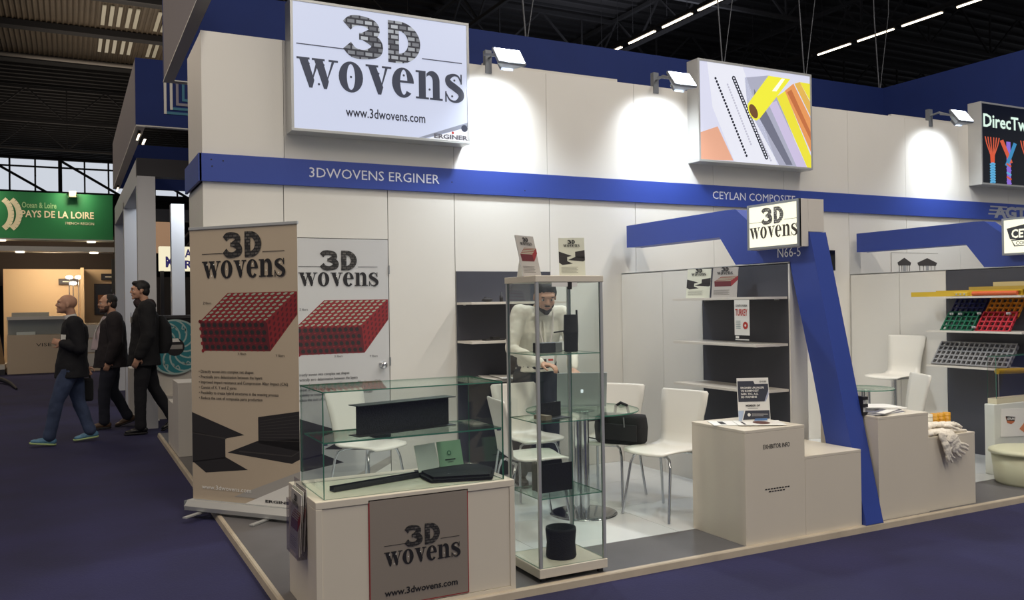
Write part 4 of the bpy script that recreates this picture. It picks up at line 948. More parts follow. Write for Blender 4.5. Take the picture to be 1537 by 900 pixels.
# blue hanging ring over the stands ------------------------------------------------------------
t=thing('hanging_fascia','huge dark blue fabric fascia ring hung over the stands','fascia',(.93,10.0,3.95))
bx(0,11.2,-.10,0,0,1.02).build('fascia_panel',NAVY,t); bx(0,11.2,-.102,.002,-.012,0).build('white_edge',PANEL,t)
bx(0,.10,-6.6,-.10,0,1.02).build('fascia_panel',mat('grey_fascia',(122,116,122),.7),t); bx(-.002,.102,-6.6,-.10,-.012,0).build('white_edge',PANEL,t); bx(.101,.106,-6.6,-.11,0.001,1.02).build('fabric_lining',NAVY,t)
bx(11.1,11.2,-6.6,-.10,0,1.02).build('fascia_panel',NAVY,t)
# second ring further back
t=thing('hanging_fascia','dark blue fascia ring with nested square frames, far left above the white columns','fascia',(.85,13.0,4.05))
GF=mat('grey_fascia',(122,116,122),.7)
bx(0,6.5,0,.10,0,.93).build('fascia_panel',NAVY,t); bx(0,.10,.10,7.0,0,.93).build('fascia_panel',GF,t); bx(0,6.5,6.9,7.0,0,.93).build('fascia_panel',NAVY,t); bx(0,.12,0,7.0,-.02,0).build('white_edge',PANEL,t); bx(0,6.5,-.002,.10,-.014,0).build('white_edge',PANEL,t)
TEAL=mat('fascia_teal',(58,120,146),.6)
fr=[(.36,.20,PANEL,.03),(.42,.30,NAVY,.04),(.50,.27,PANEL,.05)]
for k,(a,mm) in enumerate(((.365,PANEL),(.445,PANEL),(.525,mat('fascia_lilac',(140,134,146),.6)),(.605,TEAL))):
    zb=.18+.065*k; e=.035
    f=MB(); f.box(a,a+e,-.012,-.002,zb,1.0); f.build('square_frame',mm,t); f=MB(); f.box(a+e,2.2,-.012,-.002,zb,zb+e); f.build('square_frame',TEAL if k<2 else mm,t)
# lit strip lamp at the ring corner
t=thing('strip_lamp','small lit strip lamp under the corner of the far blue ring','lamp',(.90,13.3,3.982)); bx(0,.03,0,.5,0,.05).build('lamp_body',BEAM,t); bx(.002,.028,.01,.49,-.006,0).build('lamp_strip',lit('warm_strip',(255,225,190),4),t)
t=thing('strip_lamp','small lit strip standing in for distant hall tubes, window end of the far ring','lamp',(.90,19.3,3.982)); bx(0,.03,0,.6,0,.05).build('lamp_body',BEAM,t); bx(.002,.028,.01,.59,-.006,0).build('lamp_strip',lit('warm_strip',(255,225,190),4),t)  # lit strip put here in place of the distant hall tubes

# white column pavilion
t=thing('column_pavilion','open pavilion of white square columns under a dark beam','pavilion',(.79,12.0,HF))
CG=mat('column_white',(196,196,198),.5); DB=mat('dark_beam',(48,46,50),.6)
for x,y,w_ in ((0,0,.215),(0,3.0,.20),(0,6.0,.2),(.70,3.0,.20),(2.6,0,.2),(2.6,6,.2)): bx(x,x+w_,y,y+.2,0,3.24).build('column',CG,t)
bx(0,3.2,0,.2,3.24,3.47).build('beam',DB,t); bx(0,.2,.2,6.2,3.14,3.47).build('beam',CG,t); bx(0,3.2,6.0,6.2,3.24,3.47).build('beam',DB,t)
area('pavilion_light',(2.0,14.2,3.3),.5,30,(.85,.92,1),(1.2,15,0),sy=1.5)
# rosette stand
t=thing('rosette_counter','dark framed counter front with turquoise interlaced rosette, far left','counter',(.93,12.9,HF))
bx(0,1.4,.02,.5,.72,1.40).build('counter_body',mat('black_gloss',(26,26,30),.3),t); bx(0,1.4,0,.52,1.40,1.44).build('counter_top',DB,t)
bx(-.2,1.4,.05,.5,0,.72).build('counter_plinth',WHITE,t); bx(.25,.7,-.25,.05,.28,.34).build('step_shelf',WHITE,t)
p=Pic(1,1); TQ=mat('rosette_teal',(48,128,138),.4); PG=mat('rosette_pale',(168,190,186),.4)
c0=(.38,1.0); r_=.375
p.disc(c0,r_,TQ,1,40)
for i in range(12):
    a=i*PI/6; pts=[]
    for k in range(9):
        q_=k/8; rr_=r_*(.34+.66*math.sin(q_*PI/2)); an=a+q_*1.15; pts.append((c0[0]+rr_*math.cos(an),c0[1]+rr_*math.sin(an)))
    p.strip(pts,.022,PG,2)
    b=a+.42; z_=[(r_*.62,b),(r_*.76,b+.10),(r_*.70,b+.26),(r_*.84,b+.30)]
    p.strip([(c0[0]+rr_*math.cos(an),c0[1]+rr_*math.sin(an)) for rr_,an in z_],.014,PG,2)
p.strip([(c0[0]+r_*math.cos(k*PI/20),c0[1]+r_*math.sin(k*PI/20)) for k in range(41)],.022,PG,3)
p.disc(c0,.125,BLACK,4,24); p.poly([(c0[0]-.10,c0[1]-.03),(c0[0]+.10,c0[1]-.03),(c0[0]+.10,c0[1]+.03),(c0[0]-.10,c0[1]+.03)],mat('chrome_stripe',(176,172,168),.3,metal=.4),5); p.poly([(c0[0]-.07,c0[1]+.07),(c0[0]+.07,c0[1]+.07),(c0[0]+.04,c0[1]+.12),(c0[0]-.04,c0[1]+.12)],PAPER,5)
p.build('rosette',t,(0,.0,0))
MB().lathe([(0,0),(.09,0),(.09,.015),(.015,.02),(.015,.38),(0,.38)],(0,0,0),16).build('table_stand',STEEL,t,loc=(.62,-.15,.34))
# lightbox MAN RE
t=thing('lightbox_sign','cream backlit sign with purple letters between the white columns','sign',(1.92,22,2.40)); bx(0,2.6,0,.3,0,.58).build('sign_body',lit('cream_panel',(250,240,205),.9),t)
PU2=lit('purple_letters',(60,50,130),.4); text('M',t,.13,.30,.08,.34,-.003,PU2,bold=.06); text('AN',t,.56,.86,.32,.52,-.003,PU2,bold=.03); text('RE',t,.56,.86,.05,.25,-.003,PU2,bold=.03)
for x in (.02,2.5): bx(x,x+.08,.1,.18,HF-2.40,0).build('sign_post',DB,t)
t=thing('rollup_banner','small white roll-up with blue letters behind the rosette counter','banner',(1.92,20.5,.30)); bx(0,.33,0,.01,0,.95).build('banner_sheet',mat('pale_banner',(170,176,190),.5),t); text('UC',t,.03,.27,.76,.86,-.003,PU2,bold=.04); p=Pic(.33,.95); p.poly([(.0,.3),(.5,.5),(1,.2),(1,0),(0,0)],mat('banner_dark_print',(60,64,76)),1); p.disc((.4,.45),.22,mat('banner_grey',(120,124,134)),2,14,.4); p.build('print',t,(0,-.001,0))  # darker shape printed across the lower part of the sheet
bx(0,.33,-.05,.05,-.30,0).build('banner_base',ALU,t)
for i,(x,z,w_,h_,c,lab) in enumerate(((2.35,.35,.30,.55,(226,214,180),'cream display block left of the far white column'),(2.50,1.05,.28,.10,(236,222,196),'small cream lamp shade left of the far white column'),(3.05,.35,.5,.40,(214,200,170),'cream display block right of the far white column'),(3.05,.95,.5,.14,(130,44,40),'dark red box right of the far white column'))):
    t=thing('display_block',lab,'display block',(x,22.4,0)); bx(0,w_,0,.3,z,z+h_).build('block_body',mat('block_%d'%i,c,.5),t,bevel=.01); bx(.02,w_-.02,.02,.28,(HF,.90,HF,.75)[i],z).build('block_stand',DB,t)
struct(bx(1.3,6,23.5,23.6,HF,2.3).build('wall_booth',mat('dark_booth',(38,32,34),.8)))
# pale tent roof behind
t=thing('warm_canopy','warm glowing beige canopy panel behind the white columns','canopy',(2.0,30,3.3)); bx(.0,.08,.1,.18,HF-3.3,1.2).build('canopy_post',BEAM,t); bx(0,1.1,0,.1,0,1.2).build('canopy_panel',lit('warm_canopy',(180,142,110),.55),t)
MB().tube([(1.1,-1,.2),(2.2,-1,1.6)],.05).tube([(1.3,-1,.1),(2.4,-1,1.5)],.05).tube([(.9,-1,-.1),(2.6,-1,.3)],.05).build('canopy_frame',BEAM,t)

# green banner booth, far left ---------------------------------------------------------
GR=mat('banner_green',(22,112,66),.6)
t=thing('green_fascia','green PAYS DE LA LOIRE fascia over the far left booths','fascia',(-6.0,25.0,0))
bx(0,7.05,0,.15,3.28,4.50).build('fascia_panel',GR,t); bx(0,7.05,-.5,.12,2.98,3.10).build('white_edge',PANEL,t); bx(0,7.05,-.5,.0,3.26,3.29).build('soffit',PANEL,t)
CR=mat('banner_cream_letters',(226,214,190),.5)
def gx(px): return atY(px,330,25.0).x+6.0
text('PAYS DE LA LOIRE',t,gx(32),gx(141),3.86,4.04,-.01,CR,bold=.02); text('Ocean & Loire',t,gx(33),gx(85),4.10,4.25,-.01,mat('letters_dim',(150,190,140)),bold=.02); text('FRENCH REGION',t,gx(98),gx(141),3.70,3.77,-.01,CR)
for k,cx in enumerate((gx(-6),gx(6))):
    p=Pic(1,1); p.strip([(cx-.08*0+.33*math.cos(a),3.93+.42*math.sin(a)) for a in [R(x) for x in range(-60,61,12)]],.13,CR,1); p.build('bracket_mark',t,(-.0,-.01,0))
t2=thing('banner_spot','small clip-on spotlight on top of the green fascia','lamp',(atY(109,305,24.8).x,24.8,4.385)); bx(-.08,.08,-.08,.08,0,.14).build('spot_body',mat('spot_brown',(84,70,40),.5),t2); MB().bar((0,0,.10),(0,.25,.13),.03).build('spot_arm',BEAM,t2); bx(-.07,.07,-.07,.07,.142,.15).build('spot_glass',lit('spot_glow',(255,235,170),5),t2)
area('spot_wash',(t2.location.x,24.55,4.55),.15,14,(1,.9,.6),(t2.location.x,25,4.2)); area('spot_wash',(-2.2,24.5,4.7),.15,22,(1,.9,.6),(-2.2,25,4.2))
for i,px in enumerate((2,30,137,141)):
    q_=atY(px,(363,378,366,379)[i],24.7); q_.z=3.228 if i in (0,2) else 2.948; t2=thing('downlight','small round downlight glowing under the green fascia, %s'%('at the left edge','below the cream logo arcs','upper of the right pair','lower of the right pair')[i],'lamp',tuple(q_),0,'downlights under the green fascia'); MB().lathe([(0,0),(.10,0),(.10,.03),(0,.03)],seg=14).build('lens',lit('downlight_glow',(255,236,200),5),t2)
BW_=mat('beige_booth',(206,176,138),.6); 
bw=struct(bx(-1.55,1.4,26.6,26.7,HF,2.62).build('wall_far_booth',BW_)); struct(bx(-8,1.4,27.4,27.5,2.2,3.6).build('wall_curtain',mat('brown_curtain',(52,42,36),.9)))
struct(bx(.28,.36,25.6,26.7,HF,2.62).build('partition_panel',BW_))
area('booth_wash',(-.4,25.0,2.95),.5,55,(1,.82,.58),(-.4,26.6,1.4),sy=1.0)
# dark columns with black panels
for i,(x,lab) in enumerate(((-2.0,'black panel with faint lettering at the far left booth'),(1.05,'black panel right of the framed poster'))):
    t=thing('black_panel',lab,'panel',(x,26.2,1.95)); bx(0,.34,0,.05,0,.95).build('panel_board',mat('board_black',(20,18,22),.6),t); bx(.03,.06,.0,.04,-1.99,0).build('panel_leg',mat('leg_lilac',(120,104,118),.5),t)
for i,(x0,x1,z0,z1,lab) in enumerate(((.62,1.55,1.36,2.22,'framed dark product poster on the far beige booth wall'),(.80,1.45,2.32,2.50,'dark header board above the framed poster'),(-.25,.24,2.20,2.36,'small framed dark board on the beige wall behind the bald man'))):
    t=thing('framed_poster',lab,'poster',(x0,26.52,z0)); bx(0,x1-x0,0,.04,0,z1-z0).build('frame',mat('frame_brown',(52,36,34),.5),t); p=Pic(x1-x0-.08,z1-z0-.06)
    p.poly([(0,0),(1,0),(1,1),(0,1)],mat('poster_dark',(44,42,50),.4),0)
    if i==0:
        p.poly([(.06,.2),(.3,.2),(.3,.65),(.06,.65)],mat('poster_orange',(176,110,60)),1)
        for k in range(4): p.strip([(.45,.80-.18*k),(.92,.80-.18*k)],.08,mat('poster_grey',(90,94,110)),1)
    p.build('print',t,(.04,-.002,.03))
    if i: bx(.1,x1-x0-.1,-.008,-.004,(z1-z0)*.42,(z1-z0)*.58).build('header_stripe',CR,t)
for i,(x0,x1,lab) in enumerate(((-1.35,.05,'cream showcase counter behind the bald man'),(.28,1.6,'white counter with drawers behind the lanyard man'))):
    t=thing('showcase_counter',lab,'counter',(x0,24.2,HF)); w_=x1-x0; CM=mat('counter_cream',(206,186,160),.5)
    bx(0,w_,0,.6,0,.95 if i==0 else 1.2).build('counter_body',CM,t,bevel=.01); z=.95 if i==0 else 1.2
    if i==0:
        pane(t,(0,w_,0,.02,.95,1.32)); bx(0,w_,.4,.6,.95,1.32).build('showcase_back',mat('case_grey',(150,146,136),.5),t); bx(0,w_,0,.6,1.32,1.40).build('counter_top',WHITE,t); bx(.2,.6,.05,.35,.95,1.02).build('sample_tray',PAPER,t); text('VISE',t,.62,.95,.66,.74,-.003,INK)
        bx(.1,.9,.1,.5,1.40,1.50).build('tray',mat('tray_grey',(170,168,160),.4),t)
    else:
        for k in range(3): bx(.05,w_-.05,-.02,0,.12+.36*k,.44+.36*k).build('drawer_front',WHITE,t,bevel=.004)
for i,(px,lab) in enumerate(((104,'left head of the pair of stem spotlights above the bald man'),(118,'right head of the pair of stem spotlights above the bald man'),(110,'lower stem spotlight above the bald man'))):
    q_=atY(px,(416,416,425)[i],25.9); t=thing('stem_spotlight',lab,'lamp',tuple(q_),0,'stem spotlights on the beige booth'); MB().ell((0,0,0),(.09,.07,.05)).build('spot_glow',lit('spot_white',(255,250,235),6),t); MB().tube([(0,.1,-.02),(.0,.1,-q_.z+HF)],.015,6).build('stem',CHROME,t)
# plant and wooden board at the left edge
t=thing('potted_plant','dark leafy plant with red flowers cut by the left edge','plant',(-2.45,23.65,HF)); MB().lathe([(0,0),(.2,0),(.26,.4),(.22,.4),(0,.38)],seg=18).build('pot',DB,t)
lf=mat('dark_leaf',(34,52,26),.6); m=MB(); rd=MB()
for i in range(150):
    a=random.uniform(0,2*PI); z=random.uniform(.45,2.4); r_=random.uniform(.05,.42); c=Vector((r_*math.cos(a),r_*math.sin(a),z)); d=Vector((math.cos(a),math.sin(a),random.uniform(-.3,.6)))*random.uniform(.12,.22); s_=Vector((-math.sin(a),math.cos(a),0))*.035
    m.add([c,c+d*.5+s_,c+d,c+d*.5-s_,c+d*.5+Vector((0,0,.01))],[(0,1,4),(1,2,4),(2,3,4),(3,0,4)])
for i in range(10): rd.ell((random.uniform(-.25,.3),random.uniform(-.35,-.1),random.uniform(1.8,2.3)),(.04,.04,.04),None,8,5)
o=m.build('leaves',lf,t); o['kind']='stuff'; rd.build('flowers',mat('flower_red',(150,40,34),.6),t); MB().tube([(0,0,.3),(.03,0,1.3),(0,0,2.1)],.02).build('stem',mat('stem_brown',(60,44,30)),t)
t=thing('leaning_board','tan tapered wooden board standing at the far left booth','board',(-1.97,24.6,HF+.24)); MB().prism([(0,0,0),(.55,0,0),(.42,0,.95),(.12,0,1.75),(.02,0,1.2)],(0,.05,0)).build('board_face',mat('tan_board',(140,112,80),.7),t)
t=thing('low_plinth','low white edged dark plinth under the tan board','plinth',(-2.9,24.2,HF)); bx(0,1.5,0,1,0,.13).build('plinth_edge',mat('dark_beam',(48,46,50)),t); bx(0,1.5,-.01,1,.13,.24).build('plinth_top',WHITE,t)
t=thing('floor_cable','black curved tube lying on the carpet at the left edge','cable',(0,0,0)); 
MB().tube([tuple(atZ(-12,567,HF+.1)),tuple(atZ(5,570,HF+.08)),tuple(atZ(16,575,HF+.05)),tuple(atZ(25,583,HF+.03))],[.06,.05,.035,.02],8).build('tube_body',BLACK,t)
t=thing('white_plate','thin white base plate on the carpet behind the walking men','plate',tuple(atZ(225,631,HF))); bx(-.12,.12,-.06,.06,0,.01).build('plate_body',PAPER,t)


# =================================================================== PEOPLE
SKIN=mat('skin_tone',(196,150,124),.5,noise=.04,nscale=20)
SKIN2=mat('skin_tone_darker',(170,122,98),.5,noise=.04,nscale=20)
HAIR=mat('dark_hair',(30,24,22),.7,bump=.5,bscale=150)
def remesh(name,mb,m,parent,vox=.008,smooth=4,disp=0,dscale=.12):
    me=mb.mesh('tmp',m); o=bpy.data.objects.new('tmp',me); COL.objects.link(o)
    r=o.modifiers.new('r','REMESH'); r.mode='VOXEL'; r.voxel_size=vox; r.use_smooth_shade=True
    s_=o.modifiers.new('s','SMOOTH'); s_.iterations=smooth; s_.factor=.5
    if disp:
        tx=bpy.data.textures.new('folds','CLOUDS'); tx.noise_scale=dscale; tx.noise_depth=2; d=o.modifiers.new('d','DISPLACE'); d.texture=tx; d.strength=disp; d.mid_level=.5
    dg=bpy.context.evaluated_depsgraph_get(); me2=bpy.data.meshes.new_from_object(o.evaluated_get(dg)); bpy.data.objects.remove(o)
    me2.materials.clear(); me2.materials.append(m)
    for q in me2.polygons: q.use_smooth=True
    n=bpy.data.objects.new(name,me2); COL.objects.link(n); n.parent=parent; return n
V=Vector
def hand(mb, wrist, d, palm_n, side, curl=.5, s=1.0):
    """wrist point, direction of fingers, palm normal, side=+1 thumb on the (d x n) side"""
    d=V(d).normalized(); n=V(palm_n); n=(n-d*n.dot(d)).normalized(); w=d.cross(n)*side
    M=Matrix((d,w,n)).transposed()
    mb.ell(V(wrist)+d*.048*s,(.050*s,.041*s,.016*s),M,14,8)
    mb.limb([V(wrist)-d*.02,V(wrist)+d*.02*s],[.025*s,.024*s],10)
    for k,(o,l) in enumerate(((.028,.074),(.010,.083),(-.010,.077),(-.027,.060))):
        p=V(wrist)+d*.085*s+w*o*s; pts=[p]; a=.15
        for j,f in enumerate((.45,.32,.23)):
            a+=curl*(.9 if j else .6); dd=d*math.cos(a)+n*math.sin(a)+w*o*.8; p=p+dd*l*f*s; pts.append(p)
        mb.limb(pts,[.0095*s,.009*s,.0083*s,.0072*s],8)
    p=V(wrist)+d*.022*s+w*.030*s; q=p+(d*.6+w*.75+n*.25)*.038*s; r=q+(d*.85+w*.25+n*.45)*.030*s; u_=r+(d*.9+n*.45)*.022*s
    mb.limb([p,q,r,u_],[.015*s,.012*s,.010*s,.0085*s],8)
def head(mb, c, yaw, pitch, s=1.0, jaw=1.0):
    M=Matrix.Rotation(yaw,3,'Z')@Matrix.Rotation(pitch,3,'Y'); c=V(c); P=lambda x,y,z:c+M@V((x*s,y*s,z*s)); E=lambda p,r,e=None:mb.ell(P(*p),[x*s for x in r],M@(e or Matrix.Identity(3)),18,12)
    E((-.012,0,.035),(.098,.077,.085)); E((.022,0,-.01),(.072,.066,.088)); E((.040,0,-.062),(.048,.047*jaw,.040)); E((.080,0,-.088),(.018,.022,.018))
    E((.078,0,.035),(.022,.055,.020)); E((.083,0,.022),(.014,.046,.010))
    mb.limb([P(.088,0,.022),P(.106,0,-.014)],[.009*s,.0125*s],10); E((.100,.011,-.018),(.010,.008,.007)); E((.100,-.011,-.018),(.010,.008,.007))
    E((.088,0,-.047),(.014,.025,.006)); E((.086,0,-.058),(.014,.022,.007))
    for q in (1,-1):
        E((.060,.040*q,-.02),(.028,.022,.022)); E((-.006,.078*q,.0),(.017,.009,.031),Matrix.Rotation(.25,3,'Y')); E((-.002,.081*q,-.022),(.010,.007,.012))
    return P,M
def face_bits(t,P,M,s,brow=HAIR,beard=None,hair=None,vox=.005,cut='short'):
    for q in (1,-1):
        MB().ell(P(.079,.031*q,.008),(.010*s,.013*s,.009*s),M,12,8).build('eye',mat('eye_white',(210,205,198),.3),t)
        MB().ell(P(.0865,.031*q,.008),(.004*s,.006*s,.006*s),M,8,6).build('iris',mat('iris_dark',(40,28,22),.2),t)
        MB().ell(P(.090,.031*q,.032),(.008*s,.019*s,.0045*s),M,10,6).build('eyebrow',brow,t)
    MB().ell(P(.0985,0,-.0525),(.006*s,.020*s,.0022*s),M,10,6).build('lips',mat('lip_tone',(150,90,80),.5),t)
    if hair:
        m=MB()
        if cut=='short':
            m.ell(P(-.020,0,.052),(.100*s,.082*s,.082*s),M,18,12); m.ell(P(-.055,0,.0),(.060*s,.074*s,.078*s),M,16,10); m.ell(P(.045,0,.095),(.045*s,.060*s,.030*s),M,14,8)
            for q in (1,-1): m.ell(P(.005,.070*q,.035),(.032*s,.015*s,.034*s),M,10,8)
        else:
            m.ell(P(-.030,0,.050),(.088*s,.081*s,.075*s),M,18,12); m.ell(P(-.055,0,.0),(.056*s,.073*s,.075*s),M,16,10)
            for q in (1,-1): m.ell(P(-.005,.072*q,.02),(.026*s,.013*s,.036*s),M,10,8)
        remesh('hair',m,hair,t,vox,2,.004,.02)
    if beard:
        m=MB(); m.ell(P(.040,0,-.078),(.052*s,.051*s,.034*s),M,16,10); m.ell(P(.078,0,-.090),(.022*s,.028*s,.024*s),M,12,8); m.ell(P(.092,0,-.038),(.010*s,.026*s,.005*s),M,12,6)
        for q in (1,-1): m.ell(P(.020,.052*q,-.050),(.030*s,.017*s,.036*s),M,10,8)
        remesh('beard',m,beard,t,vox,1,.004,.015)
def arm(mb,sh,el,wr,k=1.0,ex=0):
    mb.limb([V(sh),V(sh).lerp(V(el),.5),V(el),V(el).lerp(V(wr),.35),V(wr)],[.056*k+ex,.048*k+ex,.040*k+ex,.040*k+ex,.027*k+ex],12)
def leg(mb,hp,kn,an,k=1.0,ex=0):
    mb.limb([V(hp),V(hp).lerp(V(kn),.5),V(kn),V(kn).lerp(V(an),.3),V(an)],[.092*k+ex,.078*k+ex,.056*k+ex,.056*k+ex,.038*k+ex],14)
def shoe(t,an,yaw,pitch,m,sole,L=.27):
    M=Matrix.Translation(V(an))@Matrix.Rotation(yaw,4,'Z')@Matrix.Rotation(pitch,4,'Y')@Matrix.Translation((0,0,-.085))
    b=MB(); R3=M.to_3x3()
    for p,r in (((-.03,0,.045),(.055,.038,.042)),((.05,0,.040),(.085,.040,.036)),((.12,0,.030),(.065,.042,.026)),((-.01,0,.075),(.042,.036,.035))): b.ell(M@V(p),r,R3,14,8)
    o=remesh('shoe',b,m,t,.007,2); q=MB(); q.loft([((.055,0,0),.135,.042),((.055,0,.018),.138,.044)],20,.7); q.v=[tuple(M@V(v)) for v in q.v]; q.build('sole',sole,o)
def person(label,loc,heading,J,o):
    t=thing('person',label,'person',loc,heading); k=o.get('k',1.0)
    b=MB(); hp=V(J['pelvis']); ch=V(J['chest']); nk=V(J['neck'])
    mid=hp.lerp(ch,.5)
    b.loft([(hp-V((0,0,.06)),.10,.145),(hp,.115*o.get('belly',1),.160),(mid,.105*o.get('belly',1),.140),(ch,.115,.165),(ch+V((0,0,.10)),.10,.165),(nk-V((0,0,.05)),.065,.09),(nk,.05,.052)],22)
    for sd in ('L','R'): b.limb([nk-V((0,0,.04)),nk.lerp(V(J['sh'+sd]),.55)-V((0,0,.015)),V(J['sh'+sd])],[.052,.050,.052],12)
    hd=V(J['head']); P,M=head(b,hd,J.get('hyaw',0),J.get('hpitch',0),o.get('hs',1.0))
    b.limb([nk-V((0,0,.03)),nk.lerp(hd,.5)+V((-.01,0,-.01)),hd+V((-.01,0,-.04))],[.056,.053,.055],14)
    for sd in ('L','R'):
        arm(b,J['sh'+sd],J['el'+sd],J['wr'+sd]); leg(b,J['hi'+sd],J['kn'+sd],J['an'+sd],.92)
        d=V(J['wr'+sd])-V(J['el'+sd]); h=J.get('hand'+sd,{}); hand(b,J['wr'+sd],h.get('d',d),h.get('n',(0,-1 if sd=='L' else 1,0)),h.get('s',1 if sd=='L' else -1),h.get('curl',.45))
        b.limb([V(J['an'+sd]),V(J['an'+sd])+V((.015,0,-.02))],[.034,.030],10)
    remesh('body',b,o['skin'],t,o.get('vox',.008),3)
    face_bits(t,P,M,o.get('hs',1.0)*1.0,o.get('brow',HAIR),o.get('beard'),o.get('hair'),cut=o.get('cut','short'))
    # trousers
    q=MB(); q.loft([(hp-V((0,0,.10)),.11,.15),(hp,.132*o.get('belly',1),.178),(hp+V((0,0,.08)),.128*o.get('belly',1),.168)],22)
    for sd in ('L','R'): 
        an=V(J['an'+sd]); kn=V(J['kn'+sd]); leg(q,J['hi'+sd],J['kn'+sd],kn.lerp(an,.93),1.0,o.get('loose',.018)); q.limb([kn,kn.lerp(an,.80),kn.lerp(an,.97)],[.070,.066,.070],14)
    remesh('trousers',q,o['trousers'],t,.010,3,.014,.09)
    # upper garment
    g=MB(); e=o.get('puff',.022); hem=o.get('hem',.12); bl=o.get('belly',1)
    g.loft([(hp-V((0,0,hem)),.135*bl+e,.175+e),(hp+V((0,0,.02)),.120*bl+e,.165+e),(mid,.108*bl+e,.150+e),(ch,.118+e,.172+e),(ch+V((0,0,.10)),.105+e,.170+e),(nk-V((0,0,.06)),.075+e*.6,.11+e*.5),(nk-V((0,0,.015)),.062,.066)],26)
    for sd in ('L','R'): g.limb([nk-V((0,0,.055)),nk.lerp(V(J['sh'+sd]),.55)-V((0,0,.02)),V(J['sh'+sd])],[.058,.056+e*.7,.058+e*.8],12)
    for sd in ('L','R'):
        el=V(J['el'+sd]); wr=V(J['wr'+sd]); s_=V(J['sh'+sd]); g.limb([s_,s_.lerp(el,.5),el,el.lerp(wr,.4),el.lerp(wr,o.get('cuff',.93))],[.060+e,.052+e,.046+e*.9,.042+e*.8,.036+e*.6],14)
    remesh(o['top_name'],g,o['top'],t,.009,3,o.get('fold',.016),.10)
    for sd in ('L','R'):
        yaw=J.get('toe'+sd,0); shoe(t,J['an'+sd],yaw,J.get('tip'+sd,0),o['shoe'],o.get('sole',BLACK))
    return t,P,M
def badge(t,p,n=(1,0,0),rz=0,w=.09,h=.075,strap=None):
    b=bx(-w/2,w/2,-.003,.003,0,h).build('name_badge',PAPER,t,loc=p,rot=(0,0,rz))
    bx(-w/2+.01,w/2-.01,-.0045,-.003,h*.3,h*.6).build('badge_print',mat('badge_grey2',(150,130,126),.5),b)
    MB().tube([V(p)+V((0,0,h)),V(p)+V((0,0,h+.05))],.004).build('badge_clip',CHROME,t)

# bald man in jeans
J=dict(pelvis=(0,0,.93),chest=(-.035,0,1.24),neck=(-.01,0,1.46),head=(.045,0,1.595),hpitch=-.10,
 shL=(-.02,.185,1.38),shR=(-.05,-.185,1.38),elL=(-.08,.235,1.10),elR=(-.04,-.23,1.10),wrL=(.10,.17,1.16),wrR=(-.15,-.25,.86),
 hiL=(.01,.09,.88),hiR=(-.01,-.09,.88),knL=(.16,.09,.50),knR=(-.07,-.09,.47),anL=(.24,.09,.10),anR=(-.19,-.09,.115),tipL=-.14,tipR=.10,
 handL=dict(n=(0,-1,0),curl=.9),handR=dict(n=(0,1,0),curl=1.1))
t,P,M=person('bald man in dark blazer, blue jeans and light blue trainers walking left',(.02,11.2,HF),R(182),J,dict(skin=SKIN,trousers=mat('blue_jeans',(58,70,98),.9,noise=.25,nscale=7,bump=.2),top=mat('black_blazer',(20,20,26),.85,bump=.15),top_name='blazer',shoe=mat('blue_trainer',(86,130,160),.6,noise=.3,nscale=25),sole=mat('lime_sole',(170,190,130),.6),hem=.17,belly=1.12,puff=.03,brow=SKIN2))
MB().lathe([(.062,0),(.068,.03),(.064,.06)],seg=20).build('shirt_collar',PAPER,t,loc=(0,0,1.425),rot=(0,R(10),0))
bx(.15,.20,.17,.19,1.13,1.25).build('folded_papers',PAPER,t,rot=(0,R(-4),0))
sb=thing('shoulder_bag','black document bag carried by the bald walking man','bag',(.155,11.42,.42)); bx(-.11,.09,-.10,.06,0,.27).build('bag_body',BLK,sb,bevel=.03); MB().tube([(-.06,0,.25),(-.04,0,.40),(.03,0,.41),(.06,0,.25)],.012).build('bag_handle',BLK,sb)
# man with lanyard and open jacket
J=dict(pelvis=(0,0,.95),chest=(-.02,0,1.26),neck=(-.02,0,1.48),head=(.035,0,1.61),hpitch=.02,
 shL=(-.02,.19,1.41),shR=(-.03,-.19,1.41),elL=(-.03,.25,1.12),elR=(-.05,-.24,1.12),wrL=(.05,.22,.88),wrR=(.0,-.22,.87),
 hiL=(.01,.09,.90),hiR=(-.01,-.09,.90),knL=(.10,.09,.50),knR=(-.02,-.09,.49),anL=(.10,.09,.10),anR=(-.20,-.09,.13),tipL=0,tipR=.3)
t,P,M=person('man with short beard, open dark jacket and white badge walking left, middle of the three',(.48,12.35,HF),R(184),J,dict(skin=SKIN,hair=HAIR,cut='receding',beard=mat('short_beard',(70,50,42),.8),trousers=mat('dark_trousers',(30,32,44),.9),top=mat('charcoal_jacket',(32,26,30),.85,bump=.2),top_name='jacket',shoe=mat('brown_shoe',(84,62,44),.5),hem=.16,belly=1.25,puff=.045,hs=1.02))
m=MB(); m.loft([((.075,0,1.02),.17,.085),((.055,0,1.22),.15,.07),((.015,0,1.45),.085,.055)],18); remesh('shirt_front',m,mat('pink_shirt',(176,160,164),.8),t,.012,2)
badge(t,(.185,.035,1.17),rz=R(75)); MB().tube([(.10,.05,1.42),(.17,.04,1.30),(.19,.035,1.23)],.008).build('lanyard',mat('lanyard_white',(190,186,180),.7),t)
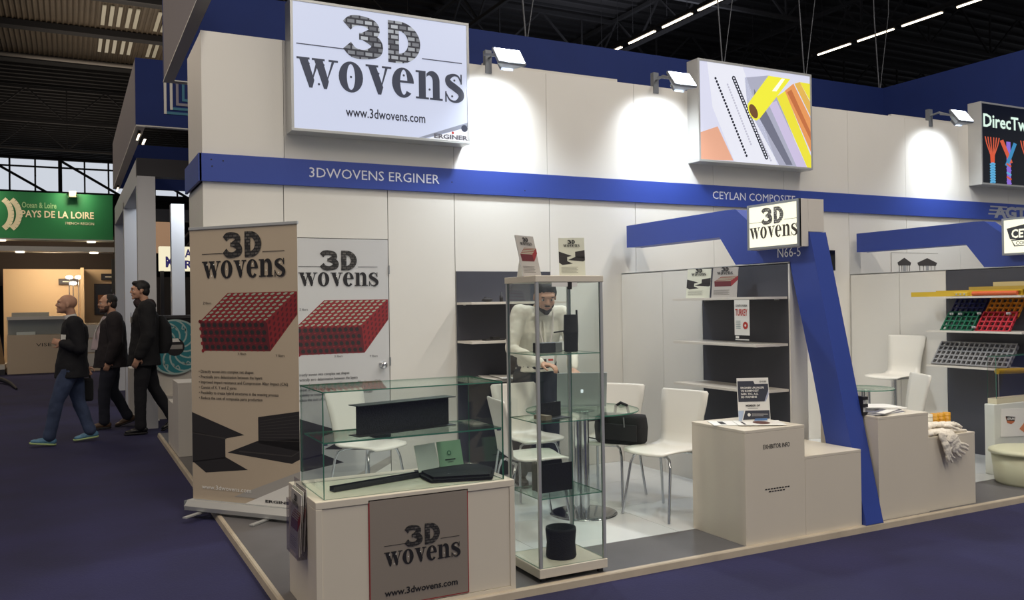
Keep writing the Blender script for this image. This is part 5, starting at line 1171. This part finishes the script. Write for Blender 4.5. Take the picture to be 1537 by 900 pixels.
# tall man in black coat with scarf
J=dict(pelvis=(0,0,1.00),chest=(-.02,0,1.36),neck=(-.02,0,1.62),head=(.04,0,1.76),hpitch=.02,
 shL=(-.01,.20,1.54),shR=(-.03,-.20,1.54),elL=(-.02,.26,1.22),elR=(-.08,-.25,1.22),wrL=(.09,.235,.96),wrR=(-.02,-.22,.95),
 hiL=(.01,.09,.96),hiR=(-.01,-.09,.96),knL=(.06,.09,.53),knR=(-.12,-.09,.55),anL=(.06,.09,.095),anR=(-.34,-.09,.15),tipL=0,tipR=.42,
 handL=dict(n=(0,-1,0),curl=.35))
t,P,M=person('tall dark-haired man in black coat and scarf walking left, nearest the white column',(.82,11.60,HF),R(183),J,dict(skin=SKIN,hair=mat('black_hair',(20,17,18),.6,bump=.4,bscale=150),trousers=mat('black_trousers',(20,20,26),.9),top=mat('black_coat',(17,17,21),.85,bump=.25),top_name='coat',shoe=mat('black_shoe',(18,18,20),.3),hem=.16,puff=.045,belly=1.1,hs=1.0))
m=MB(); 
for k in range(16):
    a=k*PI/8; m.ell((-.015+.085*math.cos(a),.085*math.sin(a),1.60+.02*math.cos(a*3)),(.05,.05,.045),None,10,7)
remesh('scarf',m,mat('dark_scarf',(48,36,38),.95,noise=.5,nscale=40,bump=.6,bscale=70),t,.012,2,.012,.04)
badge(t,(.155,.09,1.37),rz=R(70)); 
m=MB(); m.loft([((-.21,-.02,.98),.07,.13),((-.235,-.02,1.10),.10,.15),((-.23,-.02,1.32),.09,.15),((-.19,-.02,1.45),.05,.11)],20); remesh('backpack',m,BLK,t,.012,2)

# bearded man bending over the laptop inside the stand (local +X = toward the table)
J=dict(pelvis=(-.02,0,.95),chest=(.10,0,1.25),neck=(.17,.0,1.45),head=(.27,.0,1.545),hpitch=.42,hyaw=-.05,
 shL=(.14,.175,1.41),shR=(.12,-.175,1.42),elL=(.22,.235,1.15),elR=(.20,-.26,1.13),wrL=(.45,.165,.965),wrR=(.47,-.09,1.02),
 hiL=(-.02,.09,.90),hiR=(-.02,-.09,.90),knL=(.02,.11,.50),knR=(.03,-.13,.50),anL=(-.03,.12,.095),anR=(-.04,-.15,.095),
 handL=dict(d=(.8,-.3,-.45),n=(0,0,-1),s=1,curl=.25),handR=dict(d=(.72,.66,-.05),n=(0,0,-1),s=-1,curl=.55))
t,P,M=person('bearded man in white shirt bending over the laptop behind the glass table',(3.44,6.28,.001),R(-103),J,dict(skin=SKIN,hair=HAIR,beard=mat('dark_beard',(44,34,30),.85,bump=.4,bscale=150),trousers=mat('slate_trousers',(52,56,64),.9,bump=.15),top=mat('white_shirt',(226,220,206),.8,bump=.15,bscale=30),top_name='shirt',shoe=mat('black_shoe',(18,18,20),.3),hem=.02,puff=.010,fold=.022,vox=.006,hs=1.08))
g=MB(); g.lathe([(.060,0),(.074,.035),(.070,.045)],seg=20); g.build('shirt_collar',mat('white_shirt',(226,220,206)),t,loc=(.155,0,1.425),rot=(0,R(24),0))
lan=mat('lanyard_cord',(206,196,190),.7)
MB().tube([(.235,.075,1.42),(.285,.055,1.30),(.30,.03,1.16),(.305,.0,1.075)],.007).build('lanyard',lan,t); MB().tube([(.235,-.075,1.42),(.285,-.055,1.30),(.30,-.03,1.16),(.305,.0,1.075)],.007).build('lanyard',lan,t)
MB().tube([(.195,0,1.40),(.235,0,1.32),(.262,0,1.20),(.262,0,1.08)],.010,8,ell=.35).build('button_placket',mat('white_shirt',(226,220,206)),t)
b=bx(-.055,.055,-.003,.003,0,.085).build('name_badge',PAPER,t,loc=(.315,0,.99),rot=(0,0,R(90))); bx(-.045,-.01,-.0045,-.003,.02,.06).build('badge_photo',INK2,b); bx(.005,.045,-.0045,-.003,.045,.06).build('badge_print',RD,b)
